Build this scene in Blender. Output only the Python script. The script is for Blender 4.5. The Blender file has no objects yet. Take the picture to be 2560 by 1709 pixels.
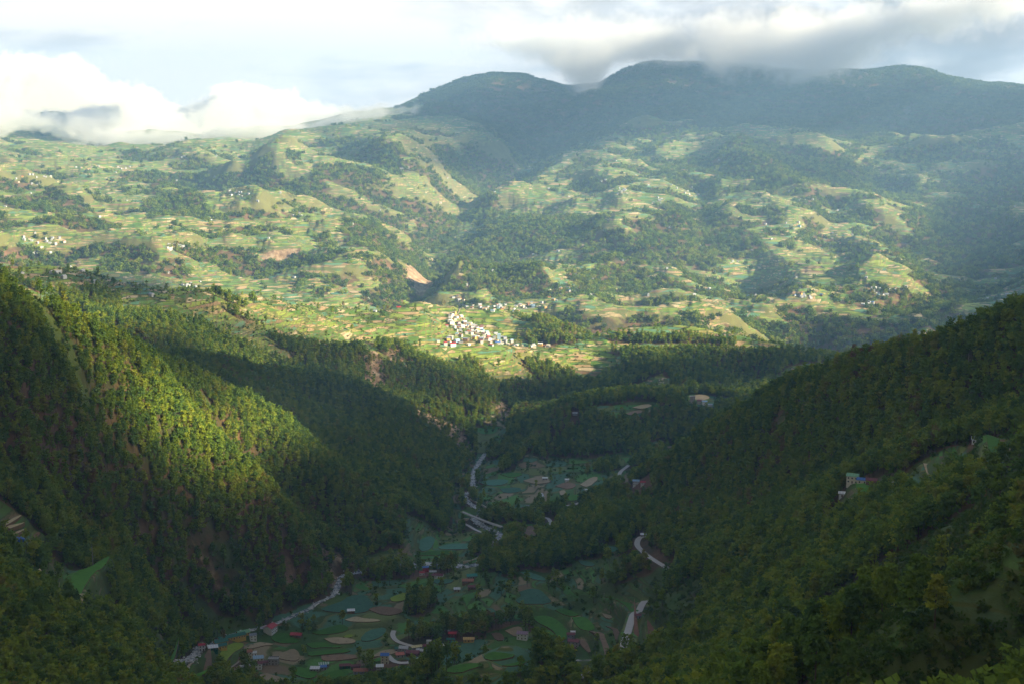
import bpy, bmesh, math, random
import numpy as np
from mathutils import Vector, Matrix
R = math.radians
PI = math.pi
random.seed(7)
rng = np.random.default_rng(7)
SC = bpy.context.scene
COL = SC.collection

# ------------------------------------------------------------------ camera
PITCH = R(9.17)
cam_d = bpy.data.cameras.new('camera'); cam = bpy.data.objects.new('camera', cam_d); COL.objects.link(cam)
cam.location = (0, 0, 0); cam.rotation_euler = (R(90) - PITCH, 0, 0)
cam_d.lens = 50; cam_d.sensor_width = 36; cam_d.clip_start = 1.0; cam_d.clip_end = 90000
SC.camera = cam

# ------------------------------------------------------------------ sun, sky, exposure
SUN_AZ, SUN_EL = 111.0, 22.0          # degrees clockwise from the view direction (+Y), degrees above the horizon
SDIR = Vector((math.sin(R(SUN_AZ)) * math.cos(R(SUN_EL)), math.cos(R(SUN_AZ)) * math.cos(R(SUN_EL)), math.sin(R(SUN_EL))))
sd = bpy.data.lights.new('sun', 'SUN'); sd.energy = 5.0; sd.angle = R(0.6); sd.color = (1.0, 0.84, 0.55)
so = bpy.data.objects.new('sun', sd); COL.objects.link(so)
so.rotation_euler = SDIR.to_track_quat('Z', 'Y').to_euler()
SC.view_settings.view_transform = 'Standard'; SC.view_settings.look = 'None'
SC.view_settings.exposure = 1.9; SC.view_settings.gamma = 1.0; SC.view_settings.use_curve_mapping = False
SC.cycles.max_bounces = 8; SC.cycles.diffuse_bounces = 2; SC.cycles.glossy_bounces = 2
SC.cycles.transparent_max_bounces = 16; SC.cycles.volume_bounces = 5
SC.cycles.use_denoising = True
SC.cycles.volume_step_rate = 1.0

class NT:
    """small helper for node trees"""
    def __init__(s, tree):
        s.t = tree; s.n = tree.nodes; s.l = tree.links; s.n.clear()
    def node(s, typ, ins=None, **kw):
        nd = s.n.new(typ)
        for k, v in kw.items(): setattr(nd, k, v)
        for k, v in (ins or {}).items():
            if isinstance(v, bpy.types.NodeSocket): s.l.new(v, nd.inputs[k])
            else: nd.inputs[k].default_value = v
        return nd
    def math(s, op, a, b=0.0, c=None, clamp=False):
        nd = s.n.new('ShaderNodeMath'); nd.operation = op; nd.use_clamp = clamp
        for i, v in enumerate((a, b) if c is None else (a, b, c)):
            if isinstance(v, bpy.types.NodeSocket): s.l.new(v, nd.inputs[i])
            else: nd.inputs[i].default_value = v
        return nd.outputs[0]
    def mix(s, f, a, b, typ='RGBA', blend='MIX'):
        nd = s.n.new('ShaderNodeMix'); nd.data_type = typ
        if typ == 'RGBA': nd.blend_type = blend
        i0, ia, ib = (0, 6, 7) if typ == 'RGBA' else (0, 2, 3)
        for i, v in ((i0, f), (ia, a), (ib, b)):
            if isinstance(v, bpy.types.NodeSocket): s.l.new(v, nd.inputs[i])
            else:
                if typ == 'RGBA' and i != 0 and len(v) == 3: v = (*v, 1)
                nd.inputs[i].default_value = v
        return nd.outputs[2 if typ == 'RGBA' else 0]
    def ramp(s, f, stops, interp='LINEAR'):
        nd = s.n.new('ShaderNodeValToRGB'); cr = nd.color_ramp; cr.interpolation = interp
        while len(cr.elements) < len(stops): cr.elements.new(0.5)
        for e, (p, c) in zip(cr.elements, stops):
            e.position = p
            e.color = (c, c, c, 1) if isinstance(c, (int, float)) else (*c, 1)
        s.l.new(f, nd.inputs[0]); return nd.outputs[0]
    def smooth(s, x, a, b, lo=0.0, hi=1.0):
        nd = s.n.new('ShaderNodeMapRange'); nd.interpolation_type = 'SMOOTHSTEP'
        s.l.new(x, nd.inputs[0])
        for i, v in zip((1, 2, 3, 4), (a, b, lo, hi)): nd.inputs[i].default_value = v
        return nd.outputs[0]
    def noise(s, vec, scale, detail=4.0, rough=0.5, dist=0.0, out=0):
        nd = s.node('ShaderNodeTexNoise', {'Vector': vec, 'Scale': scale, 'Detail': detail, 'Roughness': rough, 'Distortion': dist})
        return nd.outputs[out]

def build_world():
    w = bpy.data.worlds.new('World'); SC.world = w; w.use_nodes = True
    g = NT(w.node_tree)
    out = g.node('ShaderNodeOutputWorld')
    D = g.node('ShaderNodeTexCoord').outputs['Generated']
    sky = g.node('ShaderNodeTexSky', sky_type='NISHITA', sun_disc=False, sun_elevation=R(SUN_EL), sun_rotation=R(SUN_AZ), altitude=2200, air_density=1.0, dust_density=1.5)
    bg1 = g.node('ShaderNodeBackground', {'Color': sky.outputs[0], 'Strength': 0.06})
    sep = g.node('ShaderNodeSeparateXYZ', {0: D}); x, y, z = sep.outputs
    Pv = g.node('ShaderNodeCombineXYZ', {0: x, 1: y, 2: g.math('MULTIPLY', z, 2.6)}).outputs[0]
    A = g.noise(Pv, 6.0, 9, .6, .5); B = g.noise(Pv, 15.0, 7, .62, .3)
    Pl = g.node('ShaderNodeCombineXYZ', {0: x, 1: y, 2: g.math('MULTIPLY', z, 9.0)}).outputs[0]
    S = g.noise(Pl, 3.0, 6, .55, .3)
    # a heavy grey deck towards the right and overhead, thinner bright layers at the left
    a = g.math('SUBTRACT', A, .5); b = g.math('SUBTRACT', B, .5); s = g.math('SUBTRACT', S, .5)
    side = g.smooth(g.math('ADD', g.math('ADD', x, g.math('MULTIPLY', z, 2.6)), g.math('MULTIPLY', a, .9)), 0.08, 0.26)
    leftv = g.math('ADD', 1.0, g.math('ADD', g.math('MULTIPLY', s, 3.6), g.math('MULTIPLY', b, 1.3)))
    rightv = g.math('ADD', .47, g.math('ADD', g.math('MULTIPLY', a, 3.4), g.math('MULTIPLY', b, .9)))
    v = g.mix(side, leftv, rightv, 'FLOAT')
    cl = g.ramp(leftv, [(0.15, (.66, .68, .71)), (.45, (.78, .78, .78)), (.65, (.92, .90, .88)), (.85, (1.05, 1.01, .95))])
    cr = g.ramp(rightv, [(0.0, (.42, .43, .45)), (.3, (.52, .53, .545)), (.55, (.70, .70, .71)), (.8, (.95, .95, .94)), (1.0, (1.05, 1.04, 1.0))])
    col = g.mix(side, cl, cr)
    up = g.smooth(z, .10, .38)
    col = g.mix(up, col, g.mix(.75, col, (.19, .205, .235)))
    bg2 = g.node('ShaderNodeBackground', {'Color': col, 'Strength': 0.37})
    hi = g.smooth(g.math('ADD', z, g.math('MULTIPLY', A, .5)), .5, .85)       # openings of plain sky higher up
    m2 = g.node('ShaderNodeMixShader', {0: hi, 1: bg2.outputs[0], 2: bg1.outputs[0]})
    g.l.new(m2.outputs[0], out.inputs[0])
build_world()

# ------------------------------------------------------------------ numeric helpers
FPX = 1024 * 50 / 36.0
def ray(px, py):
    """horizontal azimuth and slope of the line of sight through a picture point"""
    u = (px - 512) / FPX; v = (341.5 - py) / FPX
    x = u; y = math.cos(PITCH) + v * math.sin(PITCH); z = -math.sin(PITCH) + v * math.cos(PITCH)
    r = math.hypot(x, y)
    return math.atan2(x, y), z / r

def ghash(ix, iy, seed):
    h = (ix.astype(np.int64) * 374761393 + iy.astype(np.int64) * 668265263 + seed * 1442695041) & 0xffffffff
    h = ((h ^ (h >> 13)) * 1274126177) & 0xffffffff
    return ((h ^ (h >> 16)) & 0xffff) / 65535.0
def gnoise(x, y, seed=0):
    """gradient noise, about -0.7 .. 0.7"""
    ix = np.floor(x); iy = np.floor(y); fx = x - ix; fy = y - iy
    sx = fx * fx * fx * (fx * (fx * 6 - 15) + 10); sy = fy * fy * fy * (fy * (fy * 6 - 15) + 10)
    def g(dx, dy):
        a = ghash(ix + dx, iy + dy, seed) * 2 * PI
        return np.cos(a) * (fx - dx) + np.sin(a) * (fy - dy)
    a = g(0, 0) * (1 - sx) + g(1, 0) * sx
    b = g(0, 1) * (1 - sx) + g(1, 1) * sx
    return a * (1 - sy) + b * sy
def fbm(x, y, lam, octs=4, seed=0, gain=0.5):
    t = 0; a = 1.0; s = 0
    for o in range(octs):
        t = t + a * gnoise(x / lam, y / lam, seed + o * 17); s += a; a *= gain; lam = lam / 2.03
    return t / s * 1.6
def sstep(x, a, b):
    t = np.clip((x - a) / (b - a), 0, 1); return t * t * (3 - 2 * t)

# ------------------------------------------------------------------ terrain skeleton
# ridges, valleys and rims: (picture x, picture y, ground distance in metres) or (x, y, 'z', height); off-frame points as ('a', azimuth deg, distance, height)
def knot(k):
    if k[0] == 'a': return R(k[1]), k[2], k[3]
    az, sl = ray(k[0], k[1])
    if k[2] == 'z': return az, k[3] / sl, k[3]
    return az, k[2], sl * k[2]
LINES = [
 # far skyline: left peak in cloud, plateau edge, dome, long right mountain
 [('a',-40,11000,150),('a',-30,11000,100),(-60,128,11000),(0,128,11000),(30,112,11200),(50,101,11300),(64,101,11300),(80,118,11200),(96,142,10800)],
 [(96,150,9800),(150,150,9600),(200,147,9300),(225,144,9200),(262,145,9300),(300,140,9400),(322,128,9600),(348,119,9900),(385,113,10200),(425,114,10300)],
 [(385,113,11600),(400,103,11700),(425,88,11800),(455,75,11900),(480,69,12000),(505,67,12000),(528,70,12000),(545,80,12000),(565,95,12000),(588,108,12000),(604,82,12100),(620,66,12200),(650,56,12400),(700,58,12600),(760,62,12800),(820,72,12800),(850,72,12600),(880,66,12400),(903,60,12300),(922,62,12300),(945,77,12200),(968,83,12200),(990,84,12200),(1024,97,12200),(1080,104,12200),('a',30,12500,-60),('a',45,12500,100)],
 # behind the skyline
 [('a',-45,14000,-1000),('a',-20,13500,-1000),('a',-7,13500,-900),('a',0,15500,-500),('a',20,16000,-300),('a',45,16000,-500)],
 [('a',-60,24000,-1300),('a',0,24000,-1300),('a',60,24000,-1300)],
 # foot of the dome and valley behind the left plateau
 [(400,118,10900),(450,128,10800),(500,140,10700),(549,150,10500)],
 [(60,150,10000),(0,150,9800)],
 # main gorge
 [(549,150,10500),(530,170,9500),(511,187,8700),(485,200,8200),(464,212,7800),(450,224,7400),(438,240,7000),(428,260,6400),(431,287,5700),(419,308,5100),('a',-6.5,4600,-740)],
 # river beyond the middle ridges
 [('a',-20,4300,-620),('a',-12,4200,-690),('a',-6.5,4450,-745),('a',-2,4250,-770),('a',3,4300,-790),('a',8,4300,-800),('a',12,4250,-790),('a',16,4200,-790),('a',24,4300,-820)],
 # far left slope
 [(-80,265,5300),(0,262,5200),(100,268,5200),(200,285,5000),(300,295,4900),(370,300,4900)],
 [(0,235,5900),(100,230,6000),(200,228,6100),(330,232,6100)],
 [(0,200,6900),(100,195,7000),(200,197,7000),(300,200,7000)],
 [(40,186,7600),(130,174,7900),(250,168,8100),(330,166,8200)],
 # spurs left of the gorge
 [(425,112,10300),(450,118,9900),(480,128,9500),(505,140,9200)],
 [(330,120,9000),(370,125,8700),(415,140,8300),(430,155,7900)],
 [(300,160,8200),(390,178,7600),(440,200,7300),(455,212,7400)],
 [(300,200,7000),(350,210,6700),(390,235,6300),(415,262,5950),(425,290,5500)],
 # right of the gorge: long spur system
 [(640,110,11300),(600,135,10400),(585,147,9900),(560,160,9500),(545,168,9300)],
 [(745,106,11300),(800,127,10500),(850,145,9800),(900,163,9000),(960,195,8200),(1020,212,7900),(1060,215,7900)],
 [(745,110,11000),(720,130,9900),(700,138,9500),(640,150,9000),(600,175,8500),(560,190,8300)],
 [(700,138,9500),(770,152,9000),(830,168,8300),(870,190,7700),(920,210,7200)],
 [(700,138,9500),(690,165,8400),(640,185,7600),(580,200,7200),(520,228,6800),(480,255,6300),(455,280,5800)],
 [(690,165,8400),(740,185,7600),(800,205,7000),(870,235,6300),(920,270,5700),(950,297,5400),(960,312,5200)],
 [(640,185,7600),(660,215,6700),(650,250,5900),(640,280,5300),(630,300,4950)],
 [(740,185,7600),(750,215,6700),(770,240,6200),(810,268,5600),(850,300,5050),(880,330,4700)],
 # gullies between
 [(600,190,7600),(575,225,6600),(560,255,6050),(540,275,5600)],
 [(700,195,7700),(705,230,6600),(700,270,5750),(700,298,5100)],
 [(835,205,7300),(830,235,6700),(835,262,6150)],
 [(930,200,8000),(930,225,7200),(938,250,6500),(962,285,5900),(980,315,5400)],
 [(870,175,9000),(880,195,8400),(930,200,8000)],
 [(1024,240,6900),(1000,270,6200),(980,300,5600)],
 # pyramid hill and second village saddle
 [(520,258,5500),(500,280,5150),(480,297,4850)],
 [(455,301,4450),(490,303,4500),(530,303,4600),(560,300,4700)],
 [(570,306,4350),(620,300,4400),(640,302,4400),(700,318,4400),(730,345,4350)],
 [(500,318,4250),(530,330,4150),(545,338,4050)],
 # terraced plateau
 [('a',-40,2600,-230),('a',-28,2700,-260),(-60,264,2800),(0,271,2850),(50,272,2850),(85,273,2850),(120,280,2950),(160,290,3050),(200,299,3150),(260,302,3300),(330,305,3400),(400,311,3520),(432,313,3560),(455,319,3560)],
 [(455,318,3550),(490,332,3500),(520,344,3420),(560,349,3350),(600,347,3330),(640,345,3330),(690,343,3330),(720,347,3300),(770,353,3250),(820,361,3200)],
 [('a',-28,2450,-300),('a',-19,2500,-350),(180,318,2700),(240,330,2780),(300,334,2880),(370,343,2980),(440,350,3050),(500,362,3000),(560,372,2980)],
 [(470,338,3280)],[(440,330,3250)],[(500,350,3150)],[(640,352,3230)],
 # hidden valley behind the left hill
 [('a',-30,2150,-360),('a',-20,2200,-430),('a',-16,2300,-450),('a',-12,2500,-500),('a',-9,2680,-530)],
 # slopes to the gorge of the upper river
 [(345,368,2700),(380,390,2720),(430,415,2750),(470,432,2760)],
 [(385,345,2880),(425,362,2820),(460,385,2790),(500,405,2800)],
 [(440,360,2950),(490,392,2900),(515,403,2950)],
 [(560,372,2960),(560,390,2920),(545,402,2950)],
 # middle right hills
 [(650,355,3150),(668,372,2930),(690,388,2720),(700,400,2560),(680,395,2575),(640,392,2600),(600,400,2560),(565,405,2493),(540,420,2440),(520,440,2390)],[(515,455,2345),(560,463,2345),(600,469,2300),(640,470,2240)],[(520,425,2640),(550,408,2760),(600,398,2850)],
 [(690,388,2720),(715,392,2680),(740,402,2600)],
 [(600,385,2980),(580,400,2900),(560,408,2850)],
 [(690,350,3250),(700,372,3080),(720,380,3000)],
 [(820,361,3200),(830,380,2950),(800,400,2700)],
 [(740,402,2600),(720,425,2450),(685,445,2300),(650,470,2200),(620,485,2150)],
 # third spur on the left
 [(170,352,2150),(215,358,2250),(260,366,2330),(300,375,2400),(340,384,2450),(380,398,2500),(414,414,2520),(445,432,2540),(470,452,2520)],
 # gully between second and third spurs
 [('a',-11,2020,-440),('a',-9,2130,-480),(350,435,2200),(400,466,2240),(445,493,2200)],
 # left hill main crest and second spur
 [('a',-34,1100,40),('a',-27,1250,-60),(-60,262,1380),(0,282,1450),(60,298,1500),(110,333,1600),(165,367,1720),(205,383,1800),(244,395,1880),(296,423,1970),(320,452,1990),(349,480,2000),(400,508,1972),(440,518,2010)],
 # first spur
 [(80,325,1520),(110,348,1560),(140,375,1600),(188,414,1640),(225,448,1660),(257,475,1665),(300,520,1658),(320,555,1645),(345,590,1618)],
 [('a',-13.8,1730,-370),('a',-11.9,1770,-445),('a',-9.8,1810,-510),('a',-7.3,1815,-562),(372,562,1790)],
 # face of the left hill: gullies and ribs
 [(60,350,1420),(90,420,1400),(110,490,1370),(120,545,1350)],
 [(35,330,1400),(25,400,1330),(30,460,1270),(40,500,1255)],
 [(150,440,1550),(170,510,1500),(185,570,1490)],
 [(200,480,1610),(230,540,1580),(255,590,1540)],
 # foot of the left hill
 [('a',-30,1100,-220),(-30,475,1180),(0,490,'z',-320),(50,515,'z',-360),(100,560,'z',-430),(150,600,'z',-500),(190,620,'z',-545),(260,625,'z',-560),(300,615,'z',-567),(345,602,'z',-570),(372,566,'z',-575),(420,556,'z',-578),(450,530,2040),(458,500,2180),(478,462,2480),(488,440,2600),(505,418,2780),(530,405,2950),(560,398,3050)],
 # bottom left foreground
 [('a',-34,700,-200),('a',-25,800,-250),(0,562,940),(60,588,985),(110,615,1010),(145,650,1005),(165,690,980)],
 [(0,640,800),(60,690,780)],[('a',-22,400,-215),('a',-10,400,-225),('a',0,400,-225),('a',4,420,-225)],[('a',-15,620,-340),('a',-7,620,-345),('a',0,620,-335)],
 # river valley floor
 [(165,683,'z',-578),(175,655,'z',-575),(210,640,'z',-572),(290,610,'z',-570),(330,580,'z',-570)],
 [(250,675,'z',-566),(330,660,'z',-562),(400,640,'z',-560),(420,600,'z',-560),(450,590,'z',-562)],
 [(230,650,'z',-568),(300,640,'z',-565),(360,610,'z',-566),(430,570,'z',-572)],
 [(450,560,'z',-578),(480,540,'z',-582),(500,525,'z',-584),(485,500,'z',-590),(470,490,'z',-594),(480,460,'z',-600)],
 [(540,520,'z',-578),(540,500,'z',-582),(520,480,'z',-590),(560,480,'z',-578),(590,490,'z',-565)],
 [(500,470,'z',-598),(530,455,'z',-600),(560,460,'z',-588),(600,480,'z',-566)],
 # terraced slope right of the villages, spur with trees
 [(640,516,'z',-500),(600,528,'z',-522),(560,543,'z',-532),(520,552,'z',-545),(488,566,'z',-560)],
 [(650,560,'z',-478),(600,575,'z',-512),(560,590,'z',-530),(500,600,'z',-546),(450,612,'z',-556)],
 [(655,600,'z',-498),(630,630,'z',-525),(600,660,'z',-542),(560,655,'z',-550),(520,640,'z',-553)],
 [(600,610,'z',-530),(540,620,'z',-545)],
 # knoll with green fields, bottom centre
 [(500,634,1010),(520,636,1020)],[(430,668,960),(470,655,980),(540,650,1000)],
 [('a',-8,1120,-500),('a',-4,1160,-485),('a',0,1170,-470),('a',2.5,1120,-500)],
 [('a',-13.2,1290,-566),('a',-8,1290,-564),('a',-5,1280,-560)],[('a',-12.3,1080,-525),('a',-9,1090,-530),('a',-6,1120,-520)],[('a',-3,1290,-550),('a',1,1270,-545),('a',3,1240,-530)],
 [('a',-9,1000,-490),('a',-8,820,-430),('a',-1,800,-360),('a',3,900,-440)],
 # right hill crest
 [('a',50,900,-60),('a',35,1000,-90),('a',27,1150,-125),(1060,292,1210),(1024,308,1240),(985,320,1260),(950,338,1300),(900,350,1350),(850,358,1430),(800,378,1540),(780,386,1600),(740,410,1720),(700,432,1830),(650,468,1960),(620,488,2040),(598,500,2090)],
 [('a',24,1700,-420),('a',18,1800,-480),('a',14,2000,-560),('a',10,2250,-600),('a',7,2450,-590)],
 # foot of its face
 [(1060,410,1120),(1020,425,1150),(960,440,1190),(900,462,1230),(850,485,1290),(800,500,1400),(750,515,1500),(700,522,1700),(660,512,1850),(635,510,1950)],
 # shoulder with the hillside hamlet
 [(1060,415,900),(1000,445,980),(960,465,1030),(900,480,1080),(865,484,1120),(830,500,1150),(770,530,1220),(730,548,1280),(708,560,1290),(698,590,1230),(684,635,1130),(662,690,1010)],
 # forested slope below
 [('a',22,800,-180),(1000,480,860),(930,510,880),(880,545,900),(800,580,950),(740,620,950),(700,690,880)],
 # grassy ridges at lower right
 [('a',24,600,-110),(1024,490,700),(960,530,720),(890,570,750),(840,592,790),(790,620,800)],
 [('a',24,600,-185),('a',19.8,600,-215),('a',17.5,640,-245),('a',15,680,-280),('a',13,720,-305)],
 [('a',24,420,-90),(1024,536,480),(985,558,460),(940,592,430),(890,640,400),(835,690,380)],
 [('a',24,410,-160),('a',19.8,410,-184),('a',17.3,372,-176),('a',13.5,335,-165)],
 [('a',24,300,-120),('a',19.8,280,-128)],
 [('a',-60,60,-40),('a',-20,60,-40),('a',0,60,-42),('a',20,60,-40),('a',60,60,-40)],
 [('a',55,350,-120),('a',40,330,-130),('a',28,320,-135)],[('a',-35,350,-150),('a',-50,350,-140)],
 [('a',-20,200,-125),('a',0,200,-130),('a',14,200,-110)],
 [('a',60,1500,-60),('a',50,2500,-50),('a',45,4000,-50),('a',40,7000,-100)],
 [('a',-60,1500,-40),('a',-50,4000,-200),('a',-45,7000,-200)],
]


NU, NS = 380, 460
U0, U1 = R(-62), R(62)
S0, S1_ = math.log(45), math.log(26000)
def solve():
    cons = {}
    for ln in LINES:
        ks = [knot(k) for k in ln]
        if len(ks) == 1: ks = ks * 2
        for (a0, d0, z0), (a1, d1, z1) in zip(ks[:-1], ks[1:]):
            p0 = np.array([d0 * math.sin(a0), d0 * math.cos(a0), z0]); p1 = np.array([d1 * math.sin(a1), d1 * math.cos(a1), z1])
            n = max(2, int(np.linalg.norm(p1 - p0) / (min(d0, d1) * 0.003)))
            for t in np.linspace(0, 1, n):
                p = p0 + (p1 - p0) * t
                a = math.atan2(p[0], p[1]); s = math.log(math.hypot(p[0], p[1]))
                i = (a - U0) / (U1 - U0) * (NU - 1); j = (s - S0) / (S1_ - S0) * (NS - 1)
                if 0 <= i < NU - 1 and 0 <= j < NS - 1: cons.setdefault((int(i + .5), int(j + .5)), []).append(p[2])
    CI = np.array([k[0] for k in cons]); CJ = np.array([k[1] for k in cons]); CV = np.array([np.mean(v) for v in cons.values()])
    H = None
    for lev in (32, 16, 8, 4, 2, 1):
        nu = (NU - 1) // lev + 2; ns = (NS - 1) // lev + 2
        sm = np.zeros((nu, ns)); ct = np.zeros((nu, ns))
        ii = np.minimum((CI / lev + .5).astype(int), nu - 1); jj = np.minimum((CJ / lev + .5).astype(int), ns - 1)
        np.add.at(sm, (ii, jj), CV); np.add.at(ct, (ii, jj), 1)
        fix = ct > 0; val = np.where(fix, sm / np.maximum(ct, 1), 0)
        if H is None: H = np.full((nu, ns), CV.mean())
        else:
            gi = np.clip(np.arange(nu) / 2, 0, H.shape[0] - 1.001); gj = np.clip(np.arange(ns) / 2, 0, H.shape[1] - 1.001)
            H = bil(H, gi[:, None] + 0 * gj[None], gj[None] + 0 * gi[:, None])
        hs = (S1_ - S0) / (NS - 1); hu = (U1 - U0) / (NU - 1); wu = 1 / hu ** 2; ws = 1 / hs ** 2
        for it in range(260 if lev > 1 else 160):
            H[fix] = val[fix]
            P = np.pad(H, 1, mode='edge')
            N = (wu * (P[:-2, 1:-1] + P[2:, 1:-1]) + ws * (P[1:-1, :-2] + P[1:-1, 2:])) / (2 * wu + 2 * ws)
            H = H + 0.95 * (N - H)
        H[fix] = val[fix]
    # round the creases a little
    for it in range(3):
        P = np.pad(H, 1, mode='edge'); H = H * .5 + .125 * (P[:-2, 1:-1] + P[2:, 1:-1] + P[1:-1, :-2] + P[1:-1, 2:])
    # distance to the authored lines (log-polar units)
    D = np.full(H.shape, 99.0)
    gi = np.arange(H.shape[0])[:, None] * hu; gj = np.arange(H.shape[1])[None] * hs
    for a in range(0, len(CI), 3): D = np.minimum(D, (gi - CI[a] * hu) ** 2 + (gj - CJ[a] * hs) ** 2)
    return H, np.sqrt(D)
def bil(A, i, j):
    i0 = np.clip(np.floor(i).astype(int), 0, A.shape[0] - 2); j0 = np.clip(np.floor(j).astype(int), 0, A.shape[1] - 2)
    fi = np.clip(i - i0, 0, 1); fj = np.clip(j - j0, 0, 1)
    return (A[i0, j0] * (1 - fi) * (1 - fj) + A[i0 + 1, j0] * fi * (1 - fj) + A[i0, j0 + 1] * (1 - fi) * fj + A[i0 + 1, j0 + 1] * fi * fj)
HB, DB = solve()

# fine log-polar sheets: one for the view, coarser ones round it
GU0, GU1, GNU = R(-29), R(31), 1000
GNS = 1080
GS0, GS1 = math.log(150), math.log(14200)
ga = np.linspace(GU0, GU1, GNU)[:, None] + np.zeros((1, GNS)); gs = np.linspace(GS0, GS1, GNS)[None] + np.zeros((GNU, 1))

def relief(a, s):
    d = np.exp(s); x = d * np.sin(a); y = d * np.cos(a)
    i = (a - U0) / (U1 - U0) * (NU - 1); j = (s - S0) / (S1_ - S0) * (NS - 1)
    h = bil(HB, i, j); dist = bil(DB, i, j)
    w = 0.14 + 0.86 * (1 - np.exp(-(dist / 0.022) ** 2))
    flat = sstep(h, -590, -455)            # the valley floor stays calm
    flat = np.where((d < 2700) & (d > 960), flat, 1.0)
    wx = x + 120 * fbm(x, y, 700, 2, 5); wy = y + 120 * fbm(x, y, 700, 2, 9)
    t = 0
    for k, lam in enumerate((2600, 1300, 640, 310, 150, 72, 34)):
        f = sstep(d * .24, lam * .55, lam * 1.4)
        amp = lam * (.13, .165, .17, .14, .09, .06, .05)[k]
        n = gnoise(wx / lam, wy / lam, 40 + k)
        rid = (1 - np.sqrt(n * n + .0012) * 2.9)           # sharp crests
        n2 = gnoise(wx / lam * .8 + 31, wy / lam * .8, 140 + k)
        rid = .65 * rid + .5 * (np.sqrt(n2 * n2 + .0012) * 2.4 - .4)   # and sharp gullies
        t = t + f * amp * (rid - .25) * (w if lam > 60 else 1)
    far = sstep(d, 2500, 4500)
    t = t * (0.85 + 0.15 * far) * (.08 + .92 * flat)
    t = t * (1 - .45 * sstep(d, 9500, 11500)) * (1 - .55 * sstep(d, 7600, 9200) * sstep(-a, R(2), R(7)))
    return h + t
GH = relief(ga, gs)
def new_mesh(name, V, F, smooth=True):
    me = bpy.data.meshes.new(name)
    V = np.ascontiguousarray(V, dtype=np.float32); F = np.ascontiguousarray(F, dtype=np.int32)
    me.vertices.add(len(V)); me.vertices.foreach_set('co', V.ravel())
    k = F.shape[1]
    me.loops.add(F.size); me.loops.foreach_set('vertex_index', F.ravel())
    me.polygons.add(len(F)); me.polygons.foreach_set('loop_start', np.arange(0, F.size, k, dtype=np.int32))
    me.polygons.foreach_set('use_smooth', np.full(len(F), smooth))
    me.update(calc_edges=True); return me
def obj(name, me, mat=None, parent=None):
    if mat is not None and len(me.materials) == 0: me.materials.append(mat)
    o = bpy.data.objects.new(name, me); COL.objects.link(o); o.parent = parent; return o
def tag(o, label=None, cat=None, group=None, kind=None):
    for k, v in (('label', label), ('category', cat), ('group', group), ('kind', kind)):
        if v is not None: o[k] = v
    return o
def grid_faces(n, m):
    i = np.arange(n - 1)[:, None] * m + np.arange(m - 1)[None]
    return np.stack([i, i + m, i + m + 1, i + 1], -1).reshape(-1, 4)
# ------------------------------------------------------------------ reading points off the ground
DROW = np.exp(gs[0])
def profile(az):
    i = (az - GU0) / (GU1 - GU0) * (GNU - 1); i0 = int(min(max(i, 0), GNU - 2)); f = min(max(i - i0, 0), 1)
    return GH[i0] * (1 - f) + GH[i0 + 1] * f
def hit(px, py, dmin=300):
    """ground point seen at a picture point: distance, azimuth"""
    az, sl = ray(px, py); h = profile(az)
    k = np.nonzero((h >= sl * DROW) & (DROW > dmin))[0]
    if len(k) == 0: return DROW[-1], az
    k = max(k[0], 1); e0 = sl * DROW[k - 1] - h[k - 1]; e1 = sl * DROW[k] - h[k]
    t = e0 / (e0 - e1) if e0 > e1 else 0
    return DROW[k - 1] + (DROW[k] - DROW[k - 1]) * min(max(t, 0), 1), az
def hitxy(px, py, dmin=300):
    d, a = hit(px, py, dmin); return d * math.sin(a), d * math.cos(a)
def height(x, y):
    x = np.asarray(x, float); y = np.asarray(y, float)
    a = np.arctan2(x, y); s = np.log(np.hypot(x, y))
    return bil(GH, (a - GU0) / (GU1 - GU0) * (GNU - 1), (s - GS0) / (GS1 - GS0) * (GNS - 1))
def sample(A, x, y):
    a = np.arctan2(x, y); s = np.log(np.hypot(x, y))
    return bil(A, (a - GU0) / (GU1 - GU0) * (GNU - 1), (s - GS0) / (GS1 - GS0) * (GNS - 1))

# ------------------------------------------------------------------ land cover (forest, cultivation, bare soil)
GX = np.exp(gs) * np.sin(ga); GY = np.exp(gs) * np.cos(ga); GD = np.exp(gs)
def blur(A, n):
    for _ in range(n):
        P = np.pad(A, 1, mode='edge'); A = A * .2 + .2 * (P[:-2, 1:-1] + P[2:, 1:-1] + P[1:-1, :-2] + P[1:-1, 2:])
    return A
cell = GD * (GU1 - GU0) / (GNU - 1)
conc = blur(GH, 30) - blur(GH, 2)
conc = conc / (cell * 1.2)                                    # > 0 in gullies
gu, gv = np.gradient(GH)
slope = np.hypot(gu / cell, gv / (GD * (GS1 - GS0) / (GNS - 1)))
n500 = fbm(GX, GY, 620, 4, 71); n150 = fbm(GX, GY, 170, 3, 72); n60 = fbm(GX, GY, 60, 3, 73)
far = sstep(GD, 2500, 2900)
hi = sstep(GD, 9600, 10600) * sstep(ga, R(-4.5), R(-2.5))
FO = np.where(far > .5, np.clip(.36 + .62 * n500 + .26 * n150 + .42 * conc + .75 * (slope - .36), 0, 1), .92)
FO = np.clip(FO, 0, 1)
CU = np.where(far > .5, np.clip(1.0 - 1.0 * sstep(slope, .5, .95) + .3 * n150, 0, 1), 0.0)
BA = np.where(far > .5, .10 * sstep(slope, .55, 1.0), .0)
floor_ = (GD > 1300) & (GD < 2950) & (GH < -535) & (GH < -520)
fl = sstep(-GH, 530, 552) * sstep(.26 - slope, -.06, .03) * sstep(GD, 1240, 1300) * (1 - sstep(GD, 2800, 3000)) * sstep(ga, R(-14.5), R(-12.5))
FO = FO * (1 - fl); CU = np.maximum(CU, fl * np.clip(.75 + .6 * n150, 0, 1))
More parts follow.
